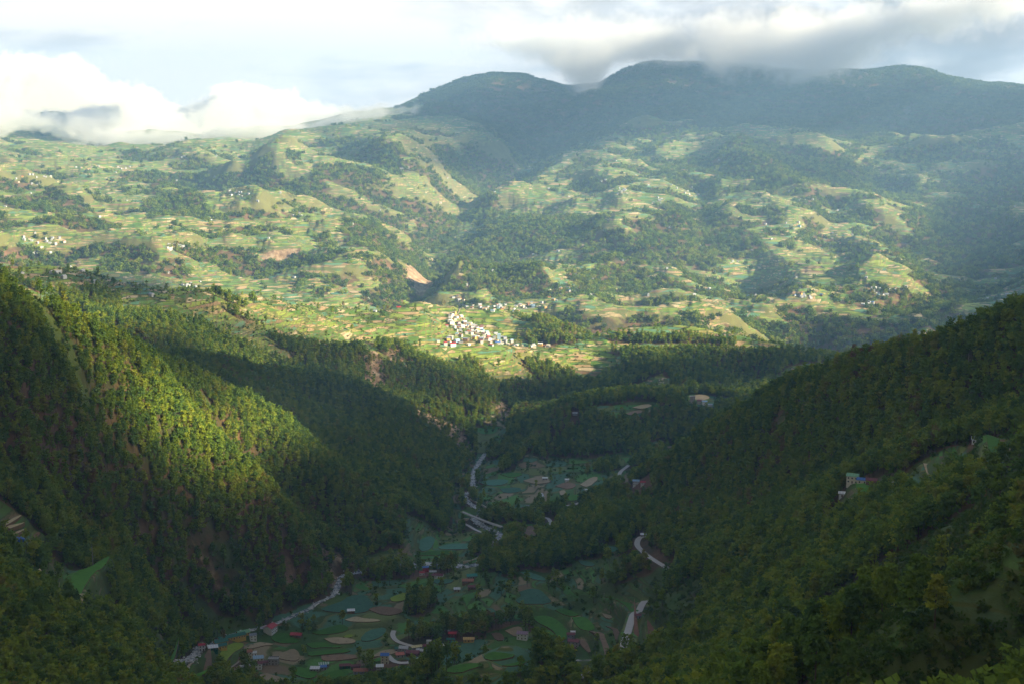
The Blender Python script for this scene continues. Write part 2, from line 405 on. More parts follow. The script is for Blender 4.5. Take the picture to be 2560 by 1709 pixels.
FO = FO * (1 - hi) + hi; CU = CU * (1 - hi); BA = BA * (1 - hi)
def zone(px, py, rx, ry, f=None, c=None, b=None, hard=.35, dmin=300):
    """soft ellipse of land cover, laid on the ground around the point seen at (px, py)"""
    global FO, CU, BA
    d0, a0 = hit(px, py, dmin)
    dn, _ = hit(px, py + ry, dmin); df, _ = hit(px, py - ry, dmin)
    ra = rx / FPX; rn = max(math.log(d0 / dn), .002); rf = max(math.log(df / d0), .002)
    rf = min(rf, .35); rn = min(rn, .35)
    if dn > d0: rn = rf
    ds = gs - math.log(d0)
    q = np.sqrt(((ga - a0) / ra) ** 2 + np.where(ds > 0, ds / rf, ds / rn) ** 2) + .22 * n60 + .15 * n150
    m = 1 - sstep(q, 1 - hard, 1 + hard)
    if f is not None: FO = FO * (1 - m) + f * m
    if c is not None: CU = CU * (1 - m) + c * m
    if b is not None: BA = BA * (1 - m) + b * m
# bias: the sunny plateau far left is mostly fields, the slopes at the right keep more wood
FO = np.clip(FO + np.where(GD > 4300, .10 * sstep(ga, R(0), R(8)) - .12 * sstep(-ga, R(3), R(9)), 0), 0, 1)
T_ = dict(f=1.0, c=0.0); C_ = dict(f=0.0, c=1.0); G_ = dict(f=0.0, c=0.0); C5 = dict(f=.08, c=1.0)
ZONES = [
 # far woods
 (800,170,90,12,dict(f=.9)), (700,245,55,22,dict(f=.8)), (620,255,40,20,dict(f=.85)), (560,232,50,16,dict(f=.75)), (512,238,38,20,dict(f=1,c=0)), (472,262,32,16,dict(f=1,c=0)),
 (508,282,36,16,T_), (960,240,45,28,T_), (1005,190,40,16,dict(f=.85)), (860,332,80,12,dict(f=.85)), (560,322,45,8,T_), (372,235,30,16,dict(f=.75)), (395,146,45,9,T_), (350,175,40,10,dict(f=.8)),
 (490,205,18,12,dict(f=.9)), (820,205,60,10,dict(f=.85)), (890,300,40,16,dict(f=.6)), (940,300,30,14,T_), (160,180,40,8,dict(f=.8)), (40,205,45,7,dict(f=.9)), (75,222,40,7,dict(f=.85)), (175,205,30,12,dict(f=.8)), (290,190,40,9,dict(f=.7)),
 (420,285,16,12,dict(b=.75,f=.3,c=0)), (280,255,20,8,dict(b=.7,f=.2)), (700,150,60,7,C_), (860,205,40,6,C_), (560,200,60,8,C_), (600,205,50,8,C5), (760,200,45,9,C5), (800,260,60,12,C5), (900,280,30,8,C_),
 (440,170,50,10,C5), (430,190,45,8,C5), (720,325,60,6,dict(f=.5)), (600,312,50,6,C_), (470,308,30,6,C_),
 # plateau
 (60,280,80,10,C_), (200,312,120,13,C_), (350,318,130,14,C_), (470,336,60,16,C_), (560,360,70,10,C5), (620,347,75,4,C_), (490,366,45,11,C_),
 (104,302,18,8,T_), (240,306,30,2.5,T_), (250,349,60,8,T_), (320,358,70,10,T_), (395,352,18,8,T_),
 (330,370,90,8,T_), (400,385,60,18,T_), (460,392,50,16,T_), (560,396,55,14,T_), (645,378,60,14,T_), (690,360,70,10,T_), (770,365,60,12,T_), (620,400,60,15,T_), (720,390,50,15,T_), (470,368,12,8,T_), (610,357,20,6,T_),
 (600,428,95,28,T_), (545,430,35,14,T_), (590,372,15,10,C_), (650,384,26,7,C_), (612,412,24,7,C_), (700,400,22,6,C5), (722,402,12,5,C5), (640,407,22,6,C_), (668,446,16,4,C_), (500,425,10,22,dict(f=.2,c=.6)),
 (375,366,8,16,dict(f=0,b=1,c=0)), (396,357,9,8,dict(f=0,b=1,c=0)), (435,424,35,9,dict(b=.8,f=.25,c=0)), (505,411,9,10,dict(b=.8,f=.1,c=0)),
 # left hill
 (20,293,45,6,C_), (66,308,20,7,C_), (74,338,16,24,dict(f=.4,c=0)), (110,350,30,22,dict(f=.55)), (170,392,40,14,dict(f=.6)), (250,425,30,10,dict(f=.7)), (205,400,40,6,dict(f=.5)),
 (225,590,36,14,dict(b=.65,f=.5,c=0)), (335,568,18,20,dict(b=.65,f=.48,c=0)), (290,575,7,22,dict(b=.8,f=.3,c=0)), (425,492,10,18,dict(b=.7,f=.4)), (465,452,12,10,dict(b=.6,f=.4)),
 (235,628,75,12,dict(f=.3,c=0,b=.3)), (18,528,30,16,C_), (22,578,22,8,C_), (84,587,30,8,C_), (165,640,20,10,dict(f=.5,c=0)),
 # valley
 (440,545,42,14,C_), (560,548,75,9,T_), (500,562,22,9,T_), (420,602,18,16,dict(f=.9,c=0)), (545,512,60,8,T_), (600,515,40,12,T_),
 (560,590,80,22,dict(f=.15,c=.5)), (595,622,60,20,dict(f=.1,c=.55)), (640,640,25,30,C_), (500,590,40,10,dict(f=.3,c=.6)),
 (490,655,55,12,C_), (470,632,75,8,T_), (562,668,20,20,T_), (395,668,30,10,T_), (610,470,25,8,dict(f=.5,c=.5)),
 # right hand slopes
 (760,470,45,12,dict(f=.5,c=0)), (840,430,36,12,dict(f=.54,c=0)), (900,405,36,12,dict(f=.56,c=0)), (700,490,30,8,dict(f=.52,c=0)), (240,570,30,26,dict(f=.5,c=0,b=.4)), (180,540,30,20,dict(f=.56,c=0)), (400,470,30,14,dict(f=.56,c=0)), (430,505,14,14,dict(f=.5,b=.45,c=0)),
 (888,488,22,8,C_), (925,468,35,10,dict(f=.15,c=1)), (1000,447,30,9,dict(f=.1,c=.7)),
 (1005,500,28,12,G_), (960,527,28,12,G_), (915,555,25,12,G_), (870,578,22,10,G_), (1010,480,20,12,G_),
 (1005,556,40,20,dict(f=0,c=.5)), (965,582,40,20,dict(f=0,c=.5)), (920,612,34,18,G_), (880,645,30,18,G_), (845,672,28,16,G_),
 (480,680,70,12,dict(f=.05,c=.6)), (85,598,36,12,dict(f=.15,c=.4)), (15,545,30,18,dict(f=.2,c=.4)), (868,497,26,12,dict(f=0,c=.6)), (935,476,28,14,dict(f=.08,c=.7)), (1000,455,30,14,dict(f=.1,c=.6)),
 (640,323,90,12,dict(f=.62,c=.3)), (600,308,30,5,C_), (655,618,16,24,dict(f=0,c=.3)), (640,640,30,20,dict(f=0,c=.4)),
 (375,372,12,22,dict(f=0,b=1,c=0)), (60,332,30,26,dict(f=.35,c=0)), (74,338,16,24,dict(f=.62,c=0)), (22,292,44,7,C_), (405,574,62,5,dict(f=.95,c=0)), (592,668,38,14,dict(f=.05,c=.4)), (626,655,20,16,dict(f=.05,c=.3)),
 (210,320,70,10,C_), (300,330,60,9,C_), (180,306,40,5,C_), (330,330,30,5,C_), (420,335,50,12,C_), (500,362,45,12,C_), (560,356,60,8,C_), (595,366,22,10,C_),
]
STRIPS = [
 ([(1040,522,490),(1024,536,470),(985,560,447),(940,592,420),(890,640,388),(835,690,362)], 30, 0, .45), ([(1040,482,690),(1024,490,690),(960,530,705),(890,570,735),(840,592,770)], 24, 0, .2),
 ([(1040,430,940),(1000,447,965),(960,467,1010),(920,480,1050)], 26, .05, .9), ([(885,492,1080),(860,500,1095),(850,505,1100)], 24, .05, .6),
 ([(690,552,1275),(684,590,1225),(668,635,1140)], 20, .35, 0),
]

for zz in ZONES: zone(*zz[:4], **zz[4])
STRIPM = np.zeros(GX.shape)
for pts, hw, f_, c_ in STRIPS:                                 # open grassy and terraced crests
    Q_ = np.array([[k_[1] * math.sin(k_[0]), k_[1] * math.cos(k_[0])] for k_ in map(knot, pts)]); D_ = np.full(GX.shape, 1e9)
    for (x0, y0), (x1, y1) in zip(Q_[:-1], Q_[1:]):
        vx, vy = x1 - x0, y1 - y0; t = np.clip(((GX - x0) * vx + (GY - y0) * vy) / (vx * vx + vy * vy), 0, 1); D_ = np.minimum(D_, np.hypot(GX - x0 - t * vx, GY - y0 - t * vy))
    m = 1 - sstep(D_ / hw + .25 * n60, .8, 1.2); FO = FO * (1 - m) + f_ * m; CU = CU * (1 - m) + c_ * m; STRIPM = np.maximum(STRIPM, m)

# cultivated land is cut into terraces: flat treads with short steep risers
def terrace(H, step, w):
    q = (H + 2.2 * n60) / step; f = q - np.floor(q)
    return H + w * step * (np.floor(q) + sstep(f, .62, 1.0) - q)
tw = sstep(CU * (1 - FO), .35, .75)
stp = np.where(GD < 2700, 2.6, np.where(GD < 4400, 3.6, 7.5))
GH = terrace(GH, stp, tw * .85 * sstep(GD, 500, 700))
GH = GH + .8 * n60 * (1 - tw) * (GD < 4000)

FIELD_LIST = [
 ('cabbage', [(325,600),(335,596.5),(362,595),(373,600.5),(373.5,605.5),(362,612),(338,613),(322,612),(318,606)]),
 ('cabbage', [(519,592),(530,587.5),(540,588),(547,595),(554,603),(520,604),(514,600),(522,597)]),
 ('cabbage', [(520,572),(530,571.5),(546,576),(546,579.5),(530,578.5)]),
 ('cabbage', [(420,538),(430,536),(436,541),(430,549),(419,549)]), ('cabbage', [(438,546),(450,543),(474,543),(476,546),(468,548.5),(440,548.5)]),
 ('rice', [(418,551),(438,549.5),(458,549.5),(456,552.5),(440,555.5),(419,554.5)]), ('rice', [(459,512),(470,508),(478,509.5),(476,514),(462,517)]),
 ('rice', [(533,616),(545,614),(556,618),(566,626),(571,634),(565,641),(558,638),(552,629),(536,622)]), ('rice', [(572,618),(585,615.5),(592,620),(596,629),(583,631),(576,626)]),
 ('rice', [(555,610),(562,606),(575,611),(580,614.5),(566,616)]), ('rice', [(538,631),(545,629),(552,634),(548,640),(540,640)]),
 ('tilled', [(589,632),(600,631),(606,635),(607,643),(613,654),(608,656.5),(600,648),(595,638)]), ('tilled', [(575,637),(586,637),(589,644),(592,651),(583,649)]),
 ('tilled', [(603,624),(612,624),(621,629),(621,638),(613,638),(613,631)]), ('tilled', [(491,633),(500,631),(506,639),(497,641)]), ('stubble', [(505,630),(520,624),(524,632),(516,637)]),
 ('clay', [(634,621),(640,619),(648,624),(641,634),(636,641),(634,630)]), ('clay', [(650,618),(658,619),(656,628),(650,634),(646,628)]),
 ('tilled', [(367,608),(380,605),(402,608),(402,613),(385,615.5)]), ('mustard', [(213,658.6),(219,653),(231.5,648),(245,648.5),(243,654),(232,656.5),(221,661.6)]),
 ('stubble', [(269.6,655),(286,651),(293,647),(300,652),(299,660),(288,660)]), ('stubble', [(245,645),(256,640),(270,641),(275,643),(262,646.5),(256,649)]),
 ('rice', [(271,634.7),(284,631),(296,638),(299,642),(280,643),(272,640)]), ('rice', [(288,668),(300,666),(320,671),(312,679),(297,675)]), ('stubble', [(255,675),(264,673),(280,677),(293,680),(262,681)]),
 ('rice', [(160,642),(172,643.6),(181,645.6),(173,652),(160,651)]), ('rice', [(172,677),(190,674.5),(200,677),(215,681),(172,683)]),
 ('tilled', [(205,661),(213,662),(208,668),(196,671),(194,667)]), ('tilled', [(232,666),(240,668),(243,675),(235,680),(228,674)]),
 ('rice', [(306,643),(322,640.5),(331,645),(344,645.3),(340,647),(320,646.5),(312,648)]), ('rice', [(309,651),(330,649.5),(350,648),(351,651.5),(325,653.5),(307,656)]),
 ('stubble', [(324,638),(336,636),(354,638),(357,642.5),(334,643.5)]), ('tilled', [(321,655),(351,653),(362,656),(345,659.5),(322,660.5)]), ('cabbage', [(361,637),(368,629),(387,625),(385,634),(374,639),(361,641)]),
 ('rice', [(312,632),(330,626),(343,623),(350,628),(342,631.5),(320,634.5)]), ('mustard', [(343,636),(349,633),(354,634),(353,636.5),(345,637.5)]),
 ('straw', [(345,619),(356,615.5),(363,617),(375,618),(383,620),(374,621.5),(360,620.5),(350,621)]), ('stubble', [(370,656.5),(384,648.5),(398,649),(397,653)]), ('rice', [(371,659),(386,655),(384,659),(374,662)]),
 ('rice', [(313,679),(325,672),(345,668.5),(351,673),(340,678),(330,682),(314,682)]), ('cabbage', [(384,671),(400,666),(413,667),(402,675),(388,676)]),
 ('rice', [(51,583),(62,579),(75,579),(90,582),(103,587),(113,589.5),(104,592),(96,593.5),(80,592),(70,589),(60,587)]), ('straw', [(68,595),(76,594),(86,597),(84,600.5),(74,599.5)]), ('straw', [(15,573),(30,576),(43,581),(40,583.5),(30,583)]), ('straw', [(52,588),(60,590),(60,593),(53,592)]),
 ('straw', [(0,519),(12,517.5),(24,519),(20,521.5),(5,522)]), ('straw', [(2,524),(14,523),(26,524),(22,527),(6,527.5)]), ('straw', [(8,530),(18,529),(28,530.5),(24,533.5),(12,534)]), ('tilled', [(28,533),(38,533),(42,538),(32,539.5)]), ('straw', [(14,537),(26,536),(28,539),(18,541)]),
 ('rice', [(854,485.5),(870,484),(886,484.5),(881,492),(870,496),(857,496)]), ('stubble', [(923,466),(932,466),(936,477),(930,479)]), ('tilled', [(939,463),(946,461.5),(951,474),(946,479)]), ('rice', [(951,459),(958,459),(966,470),(960,472)]), ('rice', [(985,446),(1000,442),(1014,446),(1004,452),(990,454)]),
 ('rice', [(484,655),(492,652),(501,651),(516,653),(515,657),(496,659.5),(486,658.5)]), ('rice', [(441,671),(455,665),(473,661),(488,664.5),(470,668.5),(460,673.5)]), ('rice', [(502,664),(516,661.5),(524,658),(529,662),(515,667)]), ('rice', [(430,676),(441,673),(450,677),(436,681)]),
 ('cabbage', [(479,482),(492,478.5),(510,478.5),(506,484),(490,485)]), ('rice', [(500,474),(515,471),(525,474),(512,477.5)]), ('stubble', [(523,480),(535,475.5),(548,476.5),(552,481),(536,484)]), ('tilled', [(555,485),(566,480.5),(578,484),(570,489)]), ('stubble', [(580,484),(592,475),(600,477),(588,487)]), ('rice', [(560,497),(575,493),(585,497),(570,501)]), ('stubble', [(559,491),(564,489),(567,493),(561,495.5)]), ('cabbage', [(500,488),(520,486),(522,491),(504,492.5)]),
 ('tilled', [(522,528),(534,526),(538,533),(526,534)]), ('tilled', [(519,540),(530,537),(538,541),(525,543)]), ('rice', [(548,500),(560,497.5),(562,502.5),(551,503.5)]),
 ('clay', [(566,508),(580,507.5),(582,512),(569,515)]), ('stubble', [(612,604),(620,602),(628,607),(624,617),(616,614)]), ('stubble', [(602,614),(612,612),(613,618),(605,620)]), ('rice', [(604,599),(622,599),(640,604),(636,611),(622,602.5)]),
 ('cabbage', [(486,608),(493,607),(498,613),(508,616),(494,616.5)]), ('cabbage', [(600,548),(612,545),(620,546),(612,552)]), ('cabbage', [(578,561),(592,560.5),(596,564.5),(582,565)]), ('mustard', [(390,597),(402,592),(412,592),(405,600),(392,601)]), ('rice', [(418,584),(430,580),(436,583),(425,587)]), ('cabbage', [(430,580),(450,578),(455,581),(440,584)]),
 ('stubble', [(650,385),(664,381),(674,384),(668,388),(656,388)]), ('tilled', [(656,390),(672,388),(684,391),(672,394)]), ('stubble', [(688,396),(702,393),(712,397),(700,399)]), ('straw', [(632,407),(646,402),(654,404),(642,409)]), ('tilled', [(624,413),(636,409),(644,411),(632,416)]), ('stubble', [(652,446),(664,443),(676,446),(664,449)]),
 ('rice', [(905,482),(918,479),(924,484),(912,488)]), ('cabbage', [(960,476),(972,468),(984,468),(974,478)]),
 ('cabbage', [(330,291.5),(346,290),(350,295),(332,296)]), ('stubble', [(348,290),(362,289),(370,293),(352,295)]),
]
PATH_LIST = [
 ('river', 15, [(485,452),(480,460),(473,470),(472,480),(474,488),(463,494),(467,501),(478,507),(486,511),(482,516),(471,520),(484,525),(497,530),(501,537),(496,547),(489,555),(478,561),(465,564),(450,563),(420,564),(390,567),(365,569),(348,571),(341,577),(335,588),(327,595),(316,603),(310,611),(295,617),(268,624),(235,632),(208,643),(190,652),(180,659),(171,667),(164,677)]),
 ('road', 6.5, [(688,532.5),(675,533.5),(662,535),(645,536.5),(637,540),(637,546),(645,553.7),(656,561),(669,568)]),
 ('road', 7.0, [(649,598),(641.7,605),(632,616.5),(628.7,628.4),(624,643),(617,653),(606.6,660),(592,661),(574,658),(557,654)]),
 ('road', 4.5, [(592,667),(587,671),(583,676)]), ('road', 5.5, [(541,518),(549,516.5),(551.5,524),(550,529),(547,533)]),
 ('road', 6, [(629,464),(621,470),(618.5,476),(621,481),(627,485)]), ('road', 5.5, [(591,490),(585,493),(584,499),(575,503),(562,507)]),
 ('road', 5.5, [(394,630),(392,635),(396,640),(404,643),(412,645)]), ('road', 6, [(388,656),(394,661),(405,662),(416,659),(426,654)]),
 ('road', 6.5, [(906,473.5),(899,478),(892,484),(888,490),(880,498.5),(868,499),(857,497)]), ('road', 5, [(492,535),(478,531),(462,523)]),
 ('path', 2.6, [(183,673.5),(201,671),(218,669.5),(231.5,665),(240,661.5)]), ('path', 3, [(463,302),(462,309),(455,316)]), ('road', 6, [(476,306),(500,309),(520,309),(535,307)]),
 ('path', 4, [(690,317),(704,321),(712,330),(725,336)]), ('path', 4, [(705,319),(730,314),(750,312)]),
]
# (x, y, length, width, storeys, roof kind, roof colour, wall colour, turn, where it stands)
HOUSES = [
 (270.5,631,13,10,2,'gable','red','white',60,'steep-roofed house with a red gabled roof at the edge of the rocks above the fields'),
 (231.5,638,30,8,1,'gable','green','yellow',22,'long school building with a dark green roof and yellow walls'),
 (243,634,13,8,1,'gable','lightgreen','yellow',22,'light green roofed end building of the long green school'),
 (220.6,643,14,8,1,'gable','green','yellow',20,'dark green roofed block just below the long green school'),
 (219,647.5,15,7,1,'gable','green','yellow',20,'lowest of the dark green roofed school blocks'),
 (213,649,9,6,1,'shed','white','green',5,'small white roofed shed below the green school'),
 (202,649.5,6,5,2,'gable','red','white',0,'small red roofed hut at the tree edge left of the green school'),
 (253,639,7,6,2,'gable','slate','white',10,'grey-blue roofed two-storey house above the tan fields'),
 (296.5,636,12,7,1,'gable','red','brown',-18,'red roofed farmhouse alone beside the green field'),
 (248,656,8,7,2,'gable','rust','cream',10,'faded green and rust roofed two-storey house below the mustard field'),
 (254,654.5,6,5,1,'flat','white','white',0,'small white and blue house behind the pale blue roof'),
 (258.4,659.5,10,6,1,'shed','paleblue','cream',2,'pale blue roofed house in the valley hamlet'),
 (273.7,663,10,8,2,'flat','concrete','grey',-12,'unfinished grey concrete house with a flat roof'),
 (257,667.5,10,7,2,'gable','maroon','white',-5,'dark red roofed two-storey house with a white porch'),
 (265.5,664,6,4,1,'shed','maroon','grey',0,'small dark shack between the concrete house and the pale blue roof'),
 (351,612,8,5,1,'shed','white','brown',0,'white roofed hut on the edge of the blue-green cabbage field'),
 (324,665.5,10,6,1,'gable','stripe','grey',5,'green and white striped roof house among trees'),
 (323.6,668.5,6,4,1,'shed','blue','grey',5,'bright blue tarpaulin shelter below the striped roof'),
 (315,670,9,5,1,'shed','white','grey',-10,'jumble of white sheet roofs beside the green field'),
 (345,667,11,6,1,'gable','maroon','green',0,'dark maroon roofed house with green walls in the trees'),
 (355.6,667.5,9,5,1,'gable','maroon','maroon',3,'dark red house with red walls beside the orchard'),
 (361,672,14,8,1,'gable','rust','slate',-8,'rusty orange roofed house with grey sheds'),
 (369,680,16,9,1,'gable','pale','cream',55,'long pale striped greenhouse roof at the bottom edge'),
 (385,662,8,7,3,'gable','blue','cream',-5,'tall beige house with a blue roof beside the road loop'),
 (379.8,668,7,5,1,'shed','white','grey',0,'small rusty white roofed shed below the tall beige house'),
 (404,652,9,7,2,'gable','silver','grey',-15,'silver roofed house at the road loop'),
 (398.5,650,7,5,1,'gable','green','grey',-12,'green roofed shed behind the silver roof'),
 (412.8,654,13,8,1,'gable','maroon','maroon',-12,'large maroon roofed house in the middle of the roadside village'),
 (400,656,8,5,1,'shed','orange','grey',10,'orange-red lean-to roof on the road loop'),
 (417,648.5,11,4,1,'shed','straw','grey',15,'narrow straw yellow roof behind the maroon house'),
 (421.7,652,10,6,1,'gable','silver','grey',-15,'grey and rust striped roof right of the maroon house'),
 (427.8,647.5,10,6,1,'gable','maroon','slate',-5,'dark maroon roofed house with blue-grey walls uphill'),
 (364.5,684,9,6,1,'gable','pink','white',0,'pink roofed house cut by the bottom edge'),
 (429,643,5,4,1,'flat','white','white',0,'tiny white hut above the dark maroon roof'),
 (440,647,13,8,1,'flat','cream','slate',-10,'pale flat roofed concrete house by the pines'),
 (452.5,637.5,8,6,2,'gable','red','maroon',-5,'bright red roofed house at the foot of the white bags'),
 (450.5,641,8,5,1,'gable','green','maroon',-5,'green roofed house just below the bright red roof'),
 (454,644,6,5,1,'gable','green','grey',-5,'small green arched shed under the red roofed house'),
 (468.8,640.5,11,6,1,'gable','ochre','ochre',0,'ochre yellow sheeted hut behind the pines'),
 (522.6,637.5,11,8,2,'gable','purple','white',-12,'purple roofed house beside the stubble field'),
 (536.6,638.5,7,6,2,'hip','orange','cream',0,'little orange roofed two-storey house beside green paddy'),
 (545,644,10,6,1,'gable','maroon','grey',-15,'rusty red roofed house at the left end of the roadside row'),
 (550,647.5,9,6,1,'shed','silver','slate',-20,'black and silver patched roof in the roadside row'),
 (557,646,12,7,2,'gable','maroon','grey',-15,'maroon roofed two-storey house in the roadside row'),
 (565.8,651.5,10,7,1,'gable','green','grey',-20,'green roofed house beside the concrete road'),
 (570.8,638.5,8,6,2,'gable','maroon','slate',0,'maroon roofed house nearest the tilled field'),
 (574,645.5,11,7,2,'gable','maroon','grey',-15,'big dark maroon roofed house between field and road'),
 (572.5,650.5,6,5,1,'gable','maroon','grey',0,'small dark red shed above the road'),
 (573,634,5,4,1,'flat','white','white',0,'tiny white hut at the corner of the green paddy'),
 (638,617,6,4,1,'gable','maroon','slate',0,'roadside shed with a dark red roof on the bend of the concrete road'),
 (425.7,571,7,5,2,'gable','blue','red',5,'blue roofed house with red walls near the river terrace'),
 (433,573,8,5,1,'gable','silver','grey',0,'silver white roofed house in the riverside hamlet'),
 (430.8,576.5,10,7,1,'gable','maroon','brown',-5,'left maroon roof of the riverside hamlet'),
 (439,576.5,10,7,1,'gable','maroon','white',-10,'right maroon roof of the riverside hamlet'),
 (422,574,6,5,1,'gable','red','white',0,'small red and white house left of the blue roof'),
 (471.8,577,12,8,1,'gable','teal','grey',10,'teal green roofed house at the foot of the wooded knoll'),
 (468,582,13,8,1,'gable','rust','brown',-5,'rust brown roofed house below the teal roof'),
 (472,588,9,6,1,'gable','maroon','brown',0,'dark maroon house lowest in the hamlet under the knoll'),
 (422,589.5,11,5,1,'gable','maroon','brown',0,'long dark red house between the green plots'),
 (455,559.5,5,4,1,'gable','teal','grey',0,'tiny teal roofed hut near the river bend'),
 (457,590.5,7,5,1,'shed','silver','grey',0,'silver roofed shed beside a green plot'),
 (548.7,507,16,9,1,'gable','cream','white',15,'large cream barn alone in the middle of the valley fields'),
 (540.7,497,6,16,1,'gable','silver','grey',15,'long grey greenhouse shed above the cream barn'),
 (513.6,511,10,7,1,'gable','ochre','cream',10,'orange roofed house beside the lane'),
 (521.6,510,9,7,1,'gable','maroon','white',0,'maroon roofed house right of the orange roof'),
 (529,507.5,9,6,1,'gable','slate','white',0,'grey roofed house left of the cream barn'),
 (599,491.5,12,8,1,'gable','maroon','grey',0,'maroon roofed farm by the trees at the valley edge'),
 (603.6,494,11,7,1,'gable','maroon','brown',0,'second maroon roof of the farm at the valley edge'),
 (586,491,6,5,1,'flat','white','white',0,'white hut at the head of the lane'),
 (545,479,8,5,1,'gable','white','grey',0,'white roofed shed alone among the upper valley fields'),
 (567,480.5,6,5,1,'gable','white','white',0,'small white house in the upper valley fields'),
 (636,484,9,7,2,'gable','paleblue','white',0,'pale blue roofed house at the foot of the curving hill road'),
 (643.5,483.5,8,6,1,'gable','red','white',0,'red roofed house at the foot of the curving hill road'),
 (643.3,536,6,4,1,'shed','white','grey',0,'white roofed shelter on the hairpin of the road'),
 (852.8,482,9,7,2,'gable','lightgreen','cream',-10,'light green roofed house on the right hillside terrace'),
 (862.5,482.5,8,6,1,'gable','blue','cream',-8,'blue roofed house in the middle of the right hillside row'),
 (871.5,483,8,6,1,'gable','maroon','brown',-5,'maroon roofed house right in the hillside row'),
 (842,496,5,4,1,'shed','white','white',0,'tiny white shed below the right hillside houses'),
 (692.5,402,9,9,4,'flat','concrete','grey',0,'four-storey grey concrete building on the wooded ridge'),
 (699,403,8,7,2,'gable','maroon','grey',0,'maroon roofed house beside the four-storey building'),
 (704.5,404,9,7,2,'gable','paleblue','white',0,'pale blue roofed house on the wooded ridge'),
 (710,405.5,8,6,1,'gable','silver','white',0,'silver roofed house at the right end of the ridge hamlet'),
 (575,414,8,6,1,'gable','silver','grey',0,'silver roofed house above the river gorge'),
 (976,442,6,5,1,'shed','silver','white',0,'little silver roofed hut high on the right hillside'),
 (21,541.5,5,4,1,'shed','blue','blue',0,'tiny blue hut under the straw terraces at the left edge'),
]

# ------------------------------------------------------------------ fields, roads and river cut into the ground
KO = np.zeros_like(GH)                                    # where no tree may stand
def to_xy(pts): return np.array([hitxy(*p) for p in pts])
def smooth_path(P, step=6.0, it=3):
    P = np.asarray(P, float)
    for _ in range(it):
        Q = [P[0]]
        for a, b in zip(P[:-1], P[1:]): Q += [a * .75 + b * .25, a * .25 + b * .75]
        P = np.array(Q + [P[-1]])
    d = np.r_[0, np.cumsum(np.linalg.norm(np.diff(P, axis=0), axis=1))]; t = np.linspace(0, d[-1], max(3, int(d[-1] / step)))
    return np.stack([np.interp(t, d, P[:, 0]), np.interp(t, d, P[:, 1])], 1)
def grid_box(P, pad):
    a = np.arctan2(P[:, 0], P[:, 1]); s = np.log(np.hypot(P[:, 0], P[:, 1])); q = pad / np.exp(s.min())
    i0, i1 = [int(np.clip((v - GU0) / (GU1 - GU0) * (GNU - 1), 0, GNU - 1)) for v in (a.min() - q, a.max() + q)]
    j0, j1 = [int(np.clip((v - GS0) / (GS1 - GS0) * (GNS - 1), 0, GNS - 1)) for v in (s.min() - q, s.max() + q)]
    return slice(i0, i1 + 2), slice(j0, j1 + 2)
def inside(P, X, Y):
    c = np.zeros(X.shape, bool)
    for (x0, y0), (x1, y1) in zip(P, np.roll(P, -1, 0)):
        c ^= ((y0 > Y) != (y1 > Y)) & (X < (x1 - x0) * (Y - y0) / (y1 - y0 + 1e-12) + x0)
    return c
def edge_dist(P, X, Y, closed=True):
    D = np.full(X.shape, 1e9); K = np.zeros(X.shape, int); T = np.zeros(X.shape)
    Q = np.roll(P, -1, 0) if closed else P[1:]
    for k, ((x0, y0), (x1, y1)) in enumerate(zip(P[:len(Q)], Q)):
        vx, vy = x1 - x0, y1 - y0; t = np.clip(((X - x0) * vx + (Y - y0) * vy) / (vx * vx + vy * vy + 1e-9), 0, 1)
        d = np.hypot(X - x0 - t * vx, Y - y0 - t * vy); m = d < D; D = np.where(m, d, D); K = np.where(m, k, K); T = np.where(m, t, T)
    return D, K, T
FIELDS = []
for kind, pts in FIELD_LIST:
    P = smooth_path(np.vstack([to_xy(pts), to_xy(pts[:1])]), 5.0, 1)[:-1]
    if len(P) < 6: continue
    z = height(P[:, 0], P[:, 1]); c = P.mean(0); A = np.c_[P - c, np.ones(len(P))]
    k, *_ = np.linalg.lstsq(A, z, rcond=None); g_ = k[:2]; n_ = np.hypot(*g_); g_ = g_ * min(1, .20 / max(n_, 1e-6)); k = np.array([g_[0], g_[1], k[2]])
    b = grid_box(P, 34); X, Y = GX[b], GY[b]; ins = inside(P, X, Y); D, _, _ = edge_dist(P, X, Y)
    w = np.where(ins, 1.0, 1 - sstep(D, 1.5, 11)); pl = (X - c[0]) * k[0] + (Y - c[1]) * k[1] + k[2]
    GH[b] = GH[b] * (1 - w) + (pl - .45) * w; cu_ = c / np.linalg.norm(c); KO[b] = np.maximum(KO[b], ins | (D < 3) | inside(P - cu_ * 11, X, Y) | inside(P - cu_ * 22, X, Y)); FO[b] = FO[b] * (1 - w)
    FIELDS.append((kind, P, c, k))
PATHS = []
for name, wid, pts in PATH_LIST:
    P = smooth_path(to_xy(pts)); z = height(P[:, 0], P[:, 1])
    n = 9 if name != 'river' else 25; z = np.convolve(np.pad(z, n // 2, mode='edge'), np.ones(n) / n, 'valid')
    if name == 'river': z = z - 1.2
    b = grid_box(P, wid + 30); X, Y = GX[b], GY[b]; D, K, T = edge_dist(P, X, Y, False); zz = z[K] * (1 - T) + z[np.minimum(K + 1, len(z) - 1)] * T
    w = 1 - sstep(D, wid * .5 + 2, wid * .5 + 11); GH[b] = GH[b] * (1 - w) + (zz - .5) * w; KO[b] = np.maximum(KO[b], D < wid * (.5 if name != 'river' else .36) + (7 if 4 < wid < 9 else 1))
    if name == 'road':
        for q_ in (10, 20): KO[b] = np.maximum(KO[b], edge_dist(P - P / np.linalg.norm(P, axis=1)[:, None] * q_, X, Y, False)[0] < 6)
    PATHS.append((name, wid, P, z))
HOUSE_XY = [hitxy(h[0], h[1]) for h in HOUSES]
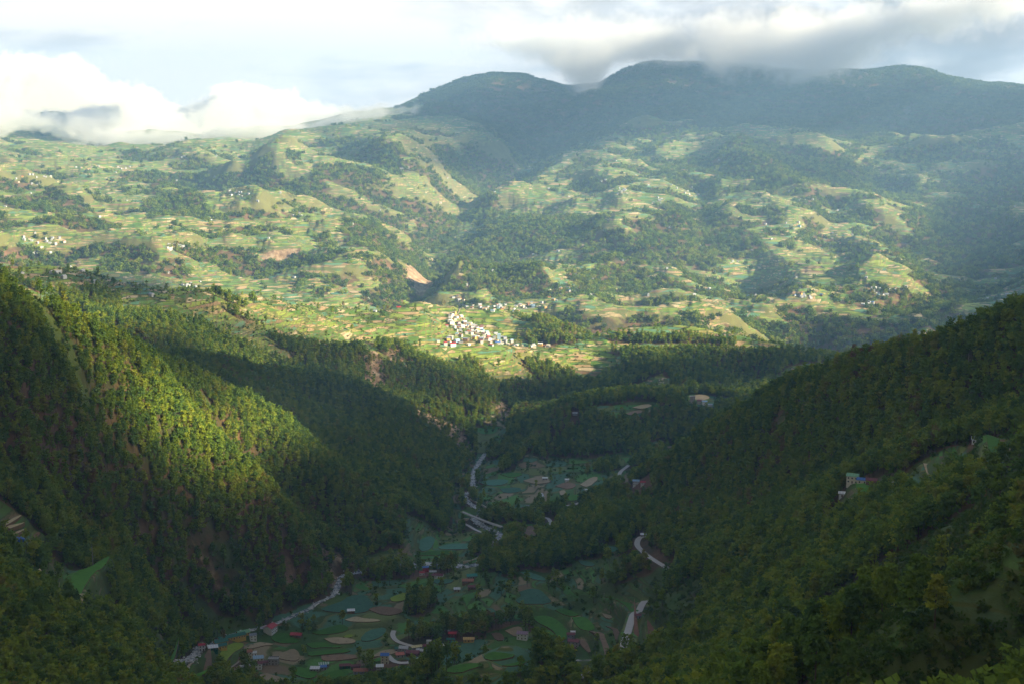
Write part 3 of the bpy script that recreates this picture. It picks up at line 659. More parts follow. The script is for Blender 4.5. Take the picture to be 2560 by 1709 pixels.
for (hx_, hy_) in HOUSE_XY:
    b = grid_box(np.array([[hx_, hy_]]), 45); r_ = math.hypot(hx_, hy_); al = ((GX[b] - hx_) * hx_ + (GY[b] - hy_) * hy_) / r_; la = ((GX[b] - hx_) * hy_ - (GY[b] - hy_) * hx_) / r_
    KO[b] = np.maximum(KO[b], (al > -38) & (al < 8) & (np.abs(la) < 8))

# ------------------------------------------------------------------ ground
def ground_material():
    m = bpy.data.materials.new('ground'); m.use_nodes = True; g = NT(m.node_tree)
    out = g.node('ShaderNodeOutputMaterial'); bs = g.node('ShaderNodeBsdfPrincipled', {'Roughness': .95, 'Specular IOR Level': .15})
    g.l.new(bs.outputs[0], out.inputs[0])
    P = g.node('ShaderNodeNewGeometry').outputs['Position']
    at = g.node('ShaderNodeAttribute', attribute_name='cover'); c = g.node('ShaderNodeSeparateColor', {0: at.outputs['Color']})
    fo, cu, ba = c.outputs
    wob = g.node('ShaderNodeVectorMath', {0: g.noise(P, .018, 3, .5, out=1), 1: (30, 30, 2)}, operation='MULTIPLY').outputs[0]
    Q = g.node('ShaderNodeVectorMath', {0: P, 1: wob}, operation='ADD').outputs[0]
    S = g.node('ShaderNodeVectorMath', {0: Q, 1: (1 / 105., 1 / 95., 1 / 6.5)}, operation='MULTIPLY').outputs[0]
    vo = g.node('ShaderNodeTexVoronoi', {'Vector': S, 'Scale': 1.0, 'Randomness': .85}, feature='F1')
    ve = g.node('ShaderNodeTexVoronoi', {'Vector': S, 'Scale': 1.0, 'Randomness': .85}, feature='DISTANCE_TO_EDGE')
    vo2 = g.node('ShaderNodeTexVoronoi', {'Vector': S, 'Scale': 2.0, 'Randomness': 1.0}, feature='F1')
    ve2 = g.node('ShaderNodeTexVoronoi', {'Vector': S, 'Scale': 2.0, 'Randomness': 1.0}, feature='DISTANCE_TO_EDGE')
    pick = g.smooth(g.noise(P, .007, 2, .5), .47, .49)
    rnd = g.node('ShaderNodeSeparateColor', {0: g.mix(pick, vo.outputs['Color'], vo2.outputs['Color'])}).outputs
    edist = g.mix(pick, ve.outputs['Distance'], ve2.outputs['Distance'], 'FLOAT')
    blk = g.noise(P, .0035, 2, .5)
    r = g.math('FRACT', g.math('ADD', rnd[0], g.math('MULTIPLY', blk, 1.2)))
    pal = g.ramp(r, [(0, (.09, .19, .035)), (.14, (.20, .29, .05)), (.28, (.44, .31, .17)), (.37, (.14, .25, .055)), (.48, (.11, .25, .15)), (.57, (.27, .175, .10)),
                     (.64, (.26, .33, .06)), (.77, (.55, .44, .27)), (.84, (.08, .17, .04)), (.93, (.34, .30, .10))], 'CONSTANT')
    pal2 = g.ramp(rnd[0], [(0, (.08, .17, .04)), (.14, (.10, .24, .05)), (.3, (.08, .18, .11)), (.42, (.07, .20, .04)), (.54, (.16, .20, .06)), (.66, (.22, .16, .10)), (.76, (.08, .18, .11)), (.91, (.30, .24, .15))], 'CONSTANT')
    pal = g.mix(at.outputs['Alpha'], pal, pal2)
    fine = g.noise(P, .25, 4, .6)
    rows = g.node('ShaderNodeTexWave', {'Vector': g.node('ShaderNodeVectorRotate', {'Vector': P, 'Angle': rnd[1]}, rotation_type='Z_AXIS').outputs[0], 'Scale': .22, 'Distortion': 1.0, 'Detail': 1.0}).outputs['Fac']
    pal = g.mix(g.math('MULTIPLY', rows, .22), pal, (.07, .085, .03))
    edge = g.smooth(g.math('ADD', edist, g.math('MULTIPLY', g.math('SUBTRACT', fine, .5), .12)), .03, .10)
    hedge = g.mix(rnd[2], (.055, .085, .02), (.14, .15, .05))
    cult = g.mix(edge, hedge, pal)
    gm = g.noise(P, .022, 6, .62)
    grass = g.ramp(gm, [(.28, (.05, .08, .018)), (.45, (.12, .15, .03)), (.6, (.17, .21, .04)), (.75, (.22, .22, .06))])
    grass = g.mix(at.outputs['Alpha'], grass, g.ramp(gm, [(.30, (.035, .075, .016)), (.5, (.06, .115, .024)), (.65, (.095, .14, .03)), (.8, (.13, .12, .045))]))
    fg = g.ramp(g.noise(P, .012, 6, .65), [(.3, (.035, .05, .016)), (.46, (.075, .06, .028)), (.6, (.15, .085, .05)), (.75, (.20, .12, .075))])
    soil = g.ramp(g.noise(g.node('ShaderNodeVectorMath', {0: P, 1: (1, 1, .25)}, operation='MULTIPLY').outputs[0], .07, 6, .65), [(.3, (.13, .08, .05)), (.5, (.30, .20, .12)), (.7, (.46, .37, .25))])
    nz = g.math('MULTIPLY', g.math('SUBTRACT', g.noise(P, .03, 4, .6), .5), .9)
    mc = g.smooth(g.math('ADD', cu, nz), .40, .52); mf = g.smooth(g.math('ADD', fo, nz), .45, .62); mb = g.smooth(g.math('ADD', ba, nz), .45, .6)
    nrm = g.node('ShaderNodeNewGeometry').outputs['True Normal']; nz_ = g.node('ShaderNodeSeparateXYZ', {0: nrm}).outputs[2]
    col = g.mix(mc, grass, cult)
    steep = g.smooth(nz_, .93, .80)                           # terrace risers and banks: scrub and earth
    col = g.mix(g.math('MULTIPLY', steep, .6), col, g.mix(fine, (.05, .07, .022), g.mix(at.outputs['Alpha'], (.24, .17, .09), (.10, .11, .04))))
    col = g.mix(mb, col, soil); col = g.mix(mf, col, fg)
    g.l.new(col, bs.inputs['Base Color'])
    bmp = g.node('ShaderNodeBump', {'Strength': .6, 'Distance': 1.5, 'Height': g.noise(P, .2, 4, .7)})
    g.l.new(bmp.outputs[0], bs.inputs['Normal'])
    return m
M_GROUND = ground_material()
def sheet(name, X, Y, Z, F, cover, kind='structure'):
    me = new_mesh(name, np.stack([X, Y, Z], -1).reshape(-1, 3), F)
    ca = me.color_attributes.new('cover', 'FLOAT_COLOR', 'POINT')
    ca.data.foreach_set('color', np.concatenate([np.clip(cover, 0, 1), (np.hypot(X, Y) < 2750)[..., None] * 1.0], -1).astype(np.float32).ravel())
    return tag(obj(name, me, M_GROUND), kind=kind)
COVER = np.stack([FO, CU, BA], -1)
sheet('terrain', GX, GY, GH, grid_faces(GNU, GNS), COVER)
# the country outside the picture, coarser
na, nd = 241, 170
A_ = (np.linspace(-PI, PI, na)[:, None] + np.zeros((1, nd))); S_ = (np.linspace(math.log(3), math.log(14150), nd)[None] + np.zeros((na, 1)))
Dn = np.exp(S_); Ac = np.clip(A_, U0 + .01, U1 - .01); Sc_ = np.clip(S_, S0 + .01, S1_ - .01)
Hc = relief(Ac, Sc_); Hc = np.where(Dn < 60, -3 - (Dn / 60) ** 1.1 * 37 * np.cos(np.clip(A_, -PI / 2, PI / 2)) , Hc)
back = sstep(np.abs(A_), R(75), R(120)); Hc = Hc * (1 - back) + back * np.where(Dn < 400, -3 + Dn * .25, 97 - (Dn - 400) * .05)
F_ = grid_faces(na, nd); fa = (F_[:, 0] // nd); fr = (F_[:, 0] % nd)
amid = A_[fa, 0]; keep = ~((amid > GU0 - R(.2)) & (amid < GU1 - R(1.6)) & (S_[0, fr] > GS0 - .01)) & (Dn[0, fr] < np.where(np.abs(amid) > R(61), 5000, 30000))
F_ = F_[keep]; used_v, inv = np.unique(F_, return_inverse=True); F_ = inv.reshape(-1, 4)
pick_ = lambda A: A.ravel()[used_v][:, None]
sheet('surrounding_hills', pick_(Dn * np.sin(A_)), pick_(Dn * np.cos(A_)), pick_(Hc - 6), F_, np.zeros((len(used_v), 1, 3)) + np.array([.8, .2, .1]))

# ------------------------------------------------------------------ haze
def haze():
    x0, x1, y0, y1, z0, z1 = -12800, 12800, -5200, 14400, -1250, 580
    V = [(x, y, z) for x in (x0, x1) for y in (y0, y1) for z in (z0, z1)]
    F = [(0, 1, 3, 2), (4, 6, 7, 5), (0, 4, 5, 1), (2, 3, 7, 6), (0, 2, 6, 4), (1, 5, 7, 3)]
    m = bpy.data.materials.new('haze'); m.use_nodes = True; g = NT(m.node_tree)
    out = g.node('ShaderNodeOutputMaterial')
    pv = g.node('ShaderNodeVolumePrincipled', {'Color': (.36, .63, 1.0, 1), 'Density': HAZE_D, 'Anisotropy': .2})
    g.l.new(pv.outputs[0], out.inputs['Volume'])
    return tag(obj('haze', new_mesh('haze', V, F, False), m), kind='stuff')
HAZE_D = 5.8e-5
haze()
def cells_visible(extra=14.0, margin=.004):
    sl = (GH) / GD; mx = np.maximum.accumulate(sl, 1); mx = np.concatenate([np.full((GNU, 1), -9.0), mx[:, :-1]], 1)
    return (GH + extra) / GD > mx - margin
VIS = cells_visible()
CA = GD ** 2 * ((GU1 - GU0) / (GNU - 1)) * ((GS1 - GS0) / (GNS - 1))        # plan area of a grid cell
INFRAME = (ga > R(-28.8)) & (ga < R(30.8))
# ------------------------------------------------------------------ unseen cloud deck, added high on the right and shaped to cast planned shade
DECK_Z = 1650.0
def light_plan():
    """shade wanted on the ground in view, drawn as ellipses to shape the deck"""
    c, s_ = math.cos(PITCH), math.sin(PITCH)
    yf = GY * c - GH * s_; PX = 512 + FPX * GX / yf; PY = 341.5 - FPX * (GY * s_ + GH * c) / yf
    C = np.where(GD < 2600, 1.0, 0.0) + 0 * GH
    wob = .22 * n500 + .12 * n150
    for (px, py, rx, ry, rot, v) in SHADE:
        t = R(rot); dx = PX - px; dy = PY - py
        q = np.hypot((dx * math.cos(t) + dy * math.sin(t)) / rx, (-dx * math.sin(t) + dy * math.cos(t)) / ry) + wob
        m = 1 - sstep(q, .6, 1.3); C = C * (1 - m) + v * m
    return C
def deck():
    st = 70.0
    xs = np.arange(-2500, 15500, st); ys = np.arange(-3500, 16500, st)
    X, Y = np.meshgrid(xs, ys, indexing='ij')
    n = fbm(X, Y, 1500, 5, 301); n2 = fbm(X, Y, 420, 4, 311)
    gy = Y + 1900                                            # rough distance of the ground shaded from here
    C = 1 - sstep(gy, 3000 , 3700)
    C = np.maximum(C, sstep(n + .35 * n2, .10, .55) * .55 * sstep(gy, 3500, 4500))
    C = C * (1 - sstep(gy, 10200, 11000))
    # cells of the deck that stand between the sun and ground in view follow the light plan
    Lp = light_plan(); vis = cells_visible(3.0, .001) & (np.abs(ga) < R(21)); t = (DECK_Z - GH) / SDIR.z
    ix = ((GX + SDIR.x * t - xs[0]) / st + .5).astype(int)[vis]; iy = ((GY + SDIR.y * t - ys[0]) / st + .5).astype(int)[vis]
    ok = (ix >= 0) & (iy >= 0) & (ix < len(xs)) & (iy < len(ys)); W = np.zeros(C.shape); Vv = np.zeros(C.shape)
    wt = (1 / GD ** 2 * 1e6)[vis][ok] * CA[vis][ok]
    np.add.at(W, (ix[ok], iy[ok]), wt); np.add.at(Vv, (ix[ok], iy[ok]), wt * Lp[vis][ok])
    for _ in range(2):
        W = blur(W, 1); Vv = blur(Vv, 1)
    conf = np.clip(W / (np.median(W[W > 0]) * .2), 0, 1)
    C = C * (1 - conf) + conf * Vv / np.maximum(W, 1e-9)
    C = np.clip(C, 0, 1)
    i = np.arange(X.shape[0] - 1)[:, None] * X.shape[1] + np.arange(X.shape[1] - 1)[None]
    F = np.stack([i, i + X.shape[1], i + X.shape[1] + 1, i + 1], -1).reshape(-1, 4)
    k = (C.ravel()[F].max(1) > .015); F = F[k]
    th = 45 * C ** 1.3 * (.7 + .3 * n2)
    V = np.concatenate([np.stack([X, Y, DECK_Z + th], -1).reshape(-1, 3), np.stack([X, Y, DECK_Z - .25 * th], -1).reshape(-1, 3)])
    me = new_mesh('added_shade_cloud', V, np.concatenate([F, F[:, ::-1] + X.size]))
    at = me.attributes.new('dens', 'FLOAT', 'POINT'); at.data.foreach_set('value', np.concatenate([C.ravel()] * 2).astype(np.float32))
    m = bpy.data.materials.new('added_shade_cloud'); m.use_nodes = True; g = NT(m.node_tree)
    out = g.node('ShaderNodeOutputMaterial'); a = g.node('ShaderNodeAttribute', attribute_name='dens').outputs['Fac']
    alpha = g.math('SUBTRACT', 1.0, g.math('POWER', 2.718, g.math('MULTIPLY', g.math('MULTIPLY', a, a), -2.6)))
    df = g.node('ShaderNodeBsdfDiffuse', {'Color': (.9, .9, .9, 1)}); tl = g.node('ShaderNodeBsdfTranslucent', {'Color': (.9, .9, .9, 1)})
    dm = g.node('ShaderNodeMixShader', {0: .35, 1: df.outputs[0], 2: tl.outputs[0]})
    mx = g.node('ShaderNodeMixShader', {0: alpha, 1: g.node('ShaderNodeBsdfTransparent').outputs[0], 2: dm.outputs[0]})
    g.l.new(mx.outputs[0], out.inputs[0])
    tag(obj('added_shade_cloud', me, m), kind='stuff')
SHADE = [
 # far country: mostly lit, shade on the mountains and towards the right edge
 (500,130,120,45,0,.95), (780,110,260,26,0,.92), (1010,150,90,60,0,.85), (985,240,60,80,0,.7), (1010,310,60,60,0,.75), (900,330,110,18,0,.55), (800,165,110,16,10,.5), (430,140,40,18,0,.4),
 (655,73,50,8,0,.12), (903,66,18,6,0,.15), (730,82,40,5,0,.5), (60,125,70,14,0,.7), (330,120,60,12,0,.3), (560,185,50,10,0,.2), (720,215,60,12,0,.3),
 # plateau
 (70,283,120,12,3,.95), (170,305,60,10,8,.8), (240,330,60,12,10,.5), (330,360,110,16,15,.75), (420,385,70,18,15,1), (560,395,90,18,0,1), (700,375,90,22,0,.9), (800,358,70,14,0,.7),
 (360,318,110,14,2,.12), (470,338,75,24,10,.0), (500,365,50,14,0,.1), (600,346,110,7,0,.0), (390,355,30,14,0,.3), (700,350,40,6,0,.15),
 # left hill
 (25,292,55,14,0,.0), (75,325,50,24,35,.1), (100,370,50,26,40,.2), (165,395,60,22,35,.0), (170,430,70,32,35,.0), (225,462,60,20,38,.0), (262,422,56,17,28,.0), (10,410,34,50,0,.9), (40,480,60,36,0,1),
]
deck()
# ------------------------------------------------------------------ trees
def foliage_material(name, stops, tr=.42):
    m = bpy.data.materials.new(name); m.use_nodes = True; g = NT(m.node_tree)
    out = g.node('ShaderNodeOutputMaterial')
    oi = g.node('ShaderNodeObjectInfo'); P = g.node('ShaderNodeNewGeometry')
    pos = P.outputs['Position']
    reg = g.noise(pos, .006, 3, .6)
    r = g.math('ADD', g.math('MULTIPLY', oi.outputs['Random'], .55), g.math('MULTIPLY', reg, .62))
    col = g.ramp(r, stops)
    v = g.math('ADD', .72, g.math('MULTIPLY', g.noise(pos, .9, 2, .6), .6))
    col = g.mix(1.0, col, g.node('ShaderNodeCombineXYZ', {0: v, 1: v, 2: v}).outputs[0], blend='MULTIPLY')
    df = g.node('ShaderNodeBsdfDiffuse', {'Color': col}); tl = g.node('ShaderNodeBsdfTranslucent', {'Color': col})
    g.l.new(g.node('ShaderNodeMixShader', {0: tr, 1: df.outputs[0], 2: tl.outputs[0]}).outputs[0], out.inputs[0])
    return m
M_PINE = foliage_material('pine_needles', [(.16, (.06, .12, .036)), (.40, (.11, .19, .038)), (.62, (.18, .26, .035)), (.84, (.27, .31, .04)), (.93, (.20, .14, .06)), (.98, (.24, .13, .08))])
M_WOOD = foliage_material('broad_leaves', [(.2, (.04, .08, .024)), (.5, (.075, .12, .028)), (.8, (.13, .16, .034))])
M_SHRUB = foliage_material('shrub_leaves', [(.2, (.04, .085, .02)), (.5, (.07, .13, .026)), (.75, (.11, .16, .032)), (.95, (.15, .14, .05))])
def bark_material(name, c):
    m = bpy.data.materials.new(name); m.use_nodes = True; g = NT(m.node_tree)
    out = g.node('ShaderNodeOutputMaterial'); bs = g.node('ShaderNodeBsdfPrincipled', {'Roughness': .95})
    P = g.node('ShaderNodeNewGeometry').outputs['Position']
    g.l.new(g.mix(g.noise(P, 2.0, 3, .6), tuple(.6 * k for k in c), tuple(1.3 * k for k in c)), bs.inputs['Base Color']); g.l.new(bs.outputs[0], out.inputs[0]); return m
M_BARK = bark_material('pine_bark', (.10, .065, .045)); M_DEAD = bark_material('bleached_wood', (.32, .29, .26))

def trunk_geo(h, r, rs, sides=5, segs=4, lean=.03):
    V, F = [], []; ox = rs.uniform(-lean, lean) * h; oy = rs.uniform(-lean, lean) * h
    for k in range(segs + 1):
        t = k / segs; rr = r * (1 - .85 * t)
        for j in range(sides):
            a = 2 * PI * j / sides; V.append((ox * t * t + rr * math.cos(a), oy * t * t + rr * math.sin(a), h * t - (1.0 if k == 0 else 0)))
    for k in range(segs):
        for j in range(sides): F.append((k * sides + j, k * sides + (j + 1) % sides, (k + 1) * sides + (j + 1) % sides, (k + 1) * sides + j))
    return np.array(V), np.array(F)
def crown_geo(h, w, rs, clumps, leaves, size, base=.32, shape='pine'):
    """foliage as many small leaf-sized faces gathered in clumps through the crown"""
    V, F = [], []
    for c in range(clumps):
        t = rs.random() ** .85
        if shape == 'pine':
            z = h * (base + (1 - base) * t); prof = (1 - t) ** .85 * 1.0 + .08
            if t < .15: prof *= .75
        else:
            z = h * (base + (1 - base) * t); prof = math.sin(PI * min(1, t * .82 + .16)) ** .6
        a = rs.random() * 2 * PI; rr = w * .5 * prof * math.sqrt(rs.uniform(.15, 1)) * rs.uniform(.8, 1.15)
        cx, cy = rr * math.cos(a), rr * math.sin(a); cs = size * rs.uniform(.7, 1.35)
        for l in range(leaves):
            p = np.array([cx, cy, z]) + rs.normal(0, 1, 3) * cs * np.array([.62, .62, .34])
            n = np.array([cx, cy, 0.0]) / max(w * .35, .1) + np.array([0, 0, .55]) + rs.normal(0, .5, 3); n /= np.linalg.norm(n)
            u = np.cross(n, rs.normal(0, 1, 3)); u /= np.linalg.norm(u) + 1e-6; v = np.cross(n, u)
            s1 = cs * rs.uniform(.38, .7); s2 = cs * rs.uniform(.38, .7); b = len(V)
            V += [p - u * s1, p + v * s2 * .8, p + u * s1, p - v * s2 * .8 - n * s1 * .3]; F.append((b, b + 1, b + 2, b + 3))
    return np.array(V), np.array(F)
def merge(parts):
    V = np.concatenate([p[0] for p in parts]); off = 0; F = []; mi = []
    for k, p in enumerate(parts):
        F.append(p[1] + off); off += len(p[0]); mi.append(np.full(len(p[1]), p[2]))
    return V, np.concatenate(F), np.concatenate(mi)
def template(name, parts, mats):
    V, F, mi = merge(parts); me = new_mesh(name, V, F, False)
    for m in mats: me.materials.append(m)
    me.polygons.foreach_set('material_index', mi.astype(np.int32)); me.update()
    return bpy.data.objects.new(name, me)
RS = np.random.default_rng(11)
def pine_template(k, clumps, leaves, size):
    h = 15 + 6 * RS.random(); w = 4.9 + 1.9 * RS.random(); b = RS.uniform(.25, .5)
    return template('pine_shape', [(*trunk_geo(h * .95, .28, RS, 4, 2), 0), (*crown_geo(h, w, RS, clumps, leaves, size, b), 1)], [M_BARK, M_PINE])
PINE_MID = [pine_template(k, 26, 7, 1.7) for k in range(5)]
def clump_template(k, mat, n, spread, clumps, leaves, size, hh):
    parts = []
    for i in range(n):
        h = hh * RS.uniform(.75, 1.25); V, F = crown_geo(h, h * .5, RS, clumps, leaves, size, .15); a = RS.random() * 6.28; r = spread * math.sqrt(RS.random())
        V = V + np.array([r * math.cos(a), r * math.sin(a), -2]); parts.append((V, F, 0))
    return template('wood_shape', parts, [mat])
WOOD_FAR = [clump_template(k, M_PINE if k < 3 else M_WOOD, 6, 11, 8, 4, 3.4, 16) for k in range(5)]
WOOD_HIGH = [clump_template(k, M_WOOD, 7, 18, 7, 4, 5.0, 13) for k in range(3)]
SHRUBS = [template('shrub_shape', [(*crown_geo(2.6 + k, 3.5 + k, RS, 12, 6, 1.0, .1, 'round'), 0)], [M_SHRUB]) for k in range(3)]

SURF = np.clip(np.sqrt(1 + slope ** 2), 1, 2.2)
def scatter(dens):
    n = RS.poisson(np.where(VIS & INFRAME, dens * CA * SURF, 0)); i, j = np.nonzero(n); c = n[i, j]
    i = np.repeat(i, c); j = np.repeat(j, c)
    a = ga[i, 0] + (RS.random(len(i)) - .5) * (GU1 - GU0) / (GNU - 1); s = gs[0, j] + (RS.random(len(i)) - .5) * (GS1 - GS0) / (GNS - 1)
    a = np.clip(a, GU0 + 1e-4, GU1 - 1e-4); s = np.clip(s, GS0 + 1e-4, GS1 - 1e-4)
    x = np.exp(s) * np.sin(a); y = np.exp(s) * np.cos(a); return x, y, height(x, y)
def thin(x, y, z, r):
    """drop points closer together than about r"""
    k = (np.floor(x / r).astype(np.int64) * 100003 + np.floor(y / r).astype(np.int64)); _, idx = np.unique(k, return_index=True)
    idx.sort(); return x[idx], y[idx], z[idx]
def instances(name, x, y, z, temps, smin, smax, kind='stuff', pick=None, scale=None):
    n = len(x); me = bpy.data.meshes.new(name); me.vertices.add(n)
    me.vertices.foreach_set('co', np.stack([x, y, z - .3], -1).astype(np.float32).ravel())
    sc = scale if scale is not None else smin + (smax - smin) * RS.random(n)
    pk = pick if pick is not None else RS.integers(0, len(temps), n)
    for nm, ty, va in (('size', 'FLOAT', sc.astype(np.float32)), ('turn', 'FLOAT', (RS.random(n) * 6.283).astype(np.float32)), ('pick', 'INT', pk.astype(np.int32))):
        at = me.attributes.new(nm, ty, 'POINT'); at.data.foreach_set('value', va)
    o = obj(name, me)
    ng = bpy.data.node_groups.new(name, 'GeometryNodeTree')
    ng.interface.new_socket('Geometry', in_out='INPUT', socket_type='NodeSocketGeometry'); ng.interface.new_socket('Geometry', in_out='OUTPUT', socket_type='NodeSocketGeometry')
    N = ng.nodes; L = ng.links; gi = N.new('NodeGroupInput'); go = N.new('NodeGroupOutput'); jn = N.new('GeometryNodeJoinGeometry')
    def attr(nm, ty):
        a = N.new('GeometryNodeInputNamedAttribute'); a.data_type = ty; a.inputs[0].default_value = nm; return a.outputs[0]
    sa, ta, pa = attr('size', 'FLOAT'), attr('turn', 'FLOAT'), attr('pick', 'INT')
    cx = N.new('ShaderNodeCombineXYZ'); L.new(ta, cx.inputs[2])
    for k, t in enumerate(temps):
        oi = N.new('GeometryNodeObjectInfo'); oi.inputs[0].default_value = t; oi.inputs[1].default_value = True
        eq = N.new('FunctionNodeCompare'); eq.data_type = 'INT'; eq.operation = 'EQUAL'; L.new(pa, eq.inputs[2]); eq.inputs[3].default_value = k
        ip = N.new('GeometryNodeInstanceOnPoints'); L.new(gi.outputs[0], ip.inputs['Points']); L.new(eq.outputs[0], ip.inputs['Selection'])
        L.new(oi.outputs['Geometry'], ip.inputs['Instance']); L.new(cx.outputs[0], ip.inputs['Rotation']); L.new(sa, ip.inputs['Scale'])
        L.new(ip.outputs[0], jn.inputs[0])
    L.new(jn.outputs[0], go.inputs[0])
    md = o.modifiers.new('instances', 'NODES'); md.node_group = ng
    return tag(o, kind=kind)

def keepout(x, y): return sample(KO, x, y) < .4

fp = sstep(FO + .35 * n60, .42, .66)
dens = np.where(GD < 2900, .033, .022) * fp * (GD < 4300) * (GD > 240) + np.where(GD < 2900, .0012, .0005) * (GD < 4300) * (CU < .5) + np.where(GD < 2900, .0004, .00008) * (GD < 4300) * (GD > 700) + .003 * sstep(FO, .3, .55) * (GD < 2900) * (GD > 300)
tx, ty, tz = scatter(dens); tx, ty, tz = thin(tx, ty, tz, 4.4); k = keepout(tx, ty); tx, ty, tz = tx[k], ty[k], tz[k]
td = np.hypot(tx, ty)
# the nearest pines are objects of their own, the others one forest
infr = (np.abs(np.arctan2(tx, ty)) < R(19.6)) & ((tz + 10) / td > -.42)
vis_t = (tz + 9) / td > np.array([np.max((profile(a) / DROW)[DROW < d * .97]) if d > 170 else -9 for a, d in zip(np.arctan2(tx, ty), td)]) if False else np.ones(len(tx), bool)
near_idx = np.nonzero(infr & (td < 900))[0]; ok = []
for i in near_idx[np.argsort(td[near_idx])]:
    a = math.atan2(tx[i], ty[i]); m = (DROW > 160) & (DROW < td[i] * .96)
    if not m.any() or (tz[i] + 9) / td[i] > np.max(profile(a)[m] / DROW[m]): ok.append(i)
    if len(ok) >= 290: break
ok = np.array(ok); rest = np.ones(len(tx), bool); rest[ok] = False
instances('pine_forest', tx[rest], ty[rest], tz[rest], PINE_MID, .7, 1.2)
def pine_prototype(k):
    h = 15 + 5 * RS.random(); w = 7 + 2.5 * RS.random(); b = RS.uniform(.28, .5)
    root = bpy.data.objects.new('pine_tree', None); COL.objects.link(root)
    V, F = trunk_geo(h * .97, .30, RS, 6, 5); obj('trunk', new_mesh('trunk', V, F), M_BARK, root)
    V, F = crown_geo(h, w, RS, 80, 16, .95, b); obj('crown', new_mesh('crown', V, F, False), M_PINE, root)
    return root
PROTO = [pine_prototype(k) for k in range(6)]
def copy_tree(o, parent=None):
    c = o.copy(); COL.objects.link(c); c.parent = parent
    for ch in [q for q in o.children]: copy_tree(ch, c)
    return c
used = set()
for n_, i in enumerate(ok):
    k = n_ % 6; t = PROTO[k] if k not in used else copy_tree(PROTO[k]); used.add(k)
    t.location = (tx[i], ty[i], tz[i] - .3); t.rotation_euler = (0, 0, random.random() * 6.28); s = random.uniform(.75, 1.15); t.scale = (s, s, s * random.uniform(.9, 1.15))
    px = 512 + FPX * tx[i] / (ty[i] * math.cos(PITCH) - tz[i] * math.sin(PITCH))
    kh = 'tall' if s > .98 else ('medium-sized' if s > .85 else 'small'); py = 341.5 - FPX * (ty[i] * math.sin(PITCH) + tz[i] * math.cos(PITCH)) / (ty[i] * math.cos(PITCH) - tz[i] * math.sin(PITCH))
    if td[i] < 430: lab = 'dark pine on the nearest slope at bottom right'
    elif px > 860: lab = 'dark pine beside the grassy right-hand ridge'
    elif px > 640: lab = 'dark pine right of the valley road bend'
    elif px > 330: lab = 'dark pine on the knoll around the hilltop fields'
    else: lab = 'dark pine on the spur at bottom left'
    grp = 'pines ' + lab.split('pine ')[1]
    lab = lab.replace('dark pine', kh + ' dark pine') + (', in the upper part' if py < 560 else (', in the middle part' if py < 625 else ', near the bottom edge'))
    tag(t, lab, 'tree', grp)
fpf = sstep(FO + .35 * n150 + .2 * n60, .40, .62)
hx, hy, hz = scatter((1 / 330.) * fpf * (GD > 4300) * (GD < 9900) + .00004 * (GD > 4300) * (GD < 9000)); hx, hy, hz = thin(hx, hy, hz, 15.0)
instances('distant_woodland', hx, hy, hz, WOOD_FAR, .7, 1.2)
hx, hy, hz = scatter((1 / 900.) * fpf * (GD >= 9900) * (GD < 14000)); instances('mossy_mountain_forest', hx, hy, hz, WOOD_HIGH, .8, 1.3)
sx, sy, sz = scatter((.012 * (1 - fp) * (1 - .8 * sstep(CU, .4, .6)) + .004 * fp + .0022 * sstep(CU, .4, .6)) * np.where(GD < 2900, 1.0, .3) * (GD < 4300) * (GD > 240) + .045 * STRIPM * (GD < 900) + .012 * STRIPM); k = keepout(sx, sy)
instances('shrubs', sx[k], sy[k], sz[k], SHRUBS, .4, 1.2)
print('trees', len(tx), 'near', len(ok), 'far', len(hx), 'shrubs', k.sum())
# woods on the slopes outside the picture
def outer_trees():
    X, Y, Z = [], [], []
    for n, d0, d1 in ((14000, 90, 1300), (12000, 1300, 3800)):
        d = np.sqrt(RS.uniform(d0 ** 2, d1 ** 2, n)); a = RS.choice([-1, 1], n) * R(1) * RS.uniform(28.5, 70, n)
        m = (a > GU1 - .002) | (a < GU0 + .002); d, a = d[m], a[m]
        z = bil(Hc, (a + PI) / (2 * PI) * (na - 1), (np.log(d) - math.log(3)) / (math.log(14150) - math.log(3)) * (nd - 1)) - 6.5
        X.append(d * np.sin(a)); Y.append(d * np.cos(a)); Z.append(z)
    return np.concatenate(X), np.concatenate(Y), np.concatenate(Z)
ox, oy, oz = outer_trees(); instances('surrounding_forest', ox, oy, oz, PINE_MID, .8, 1.3)
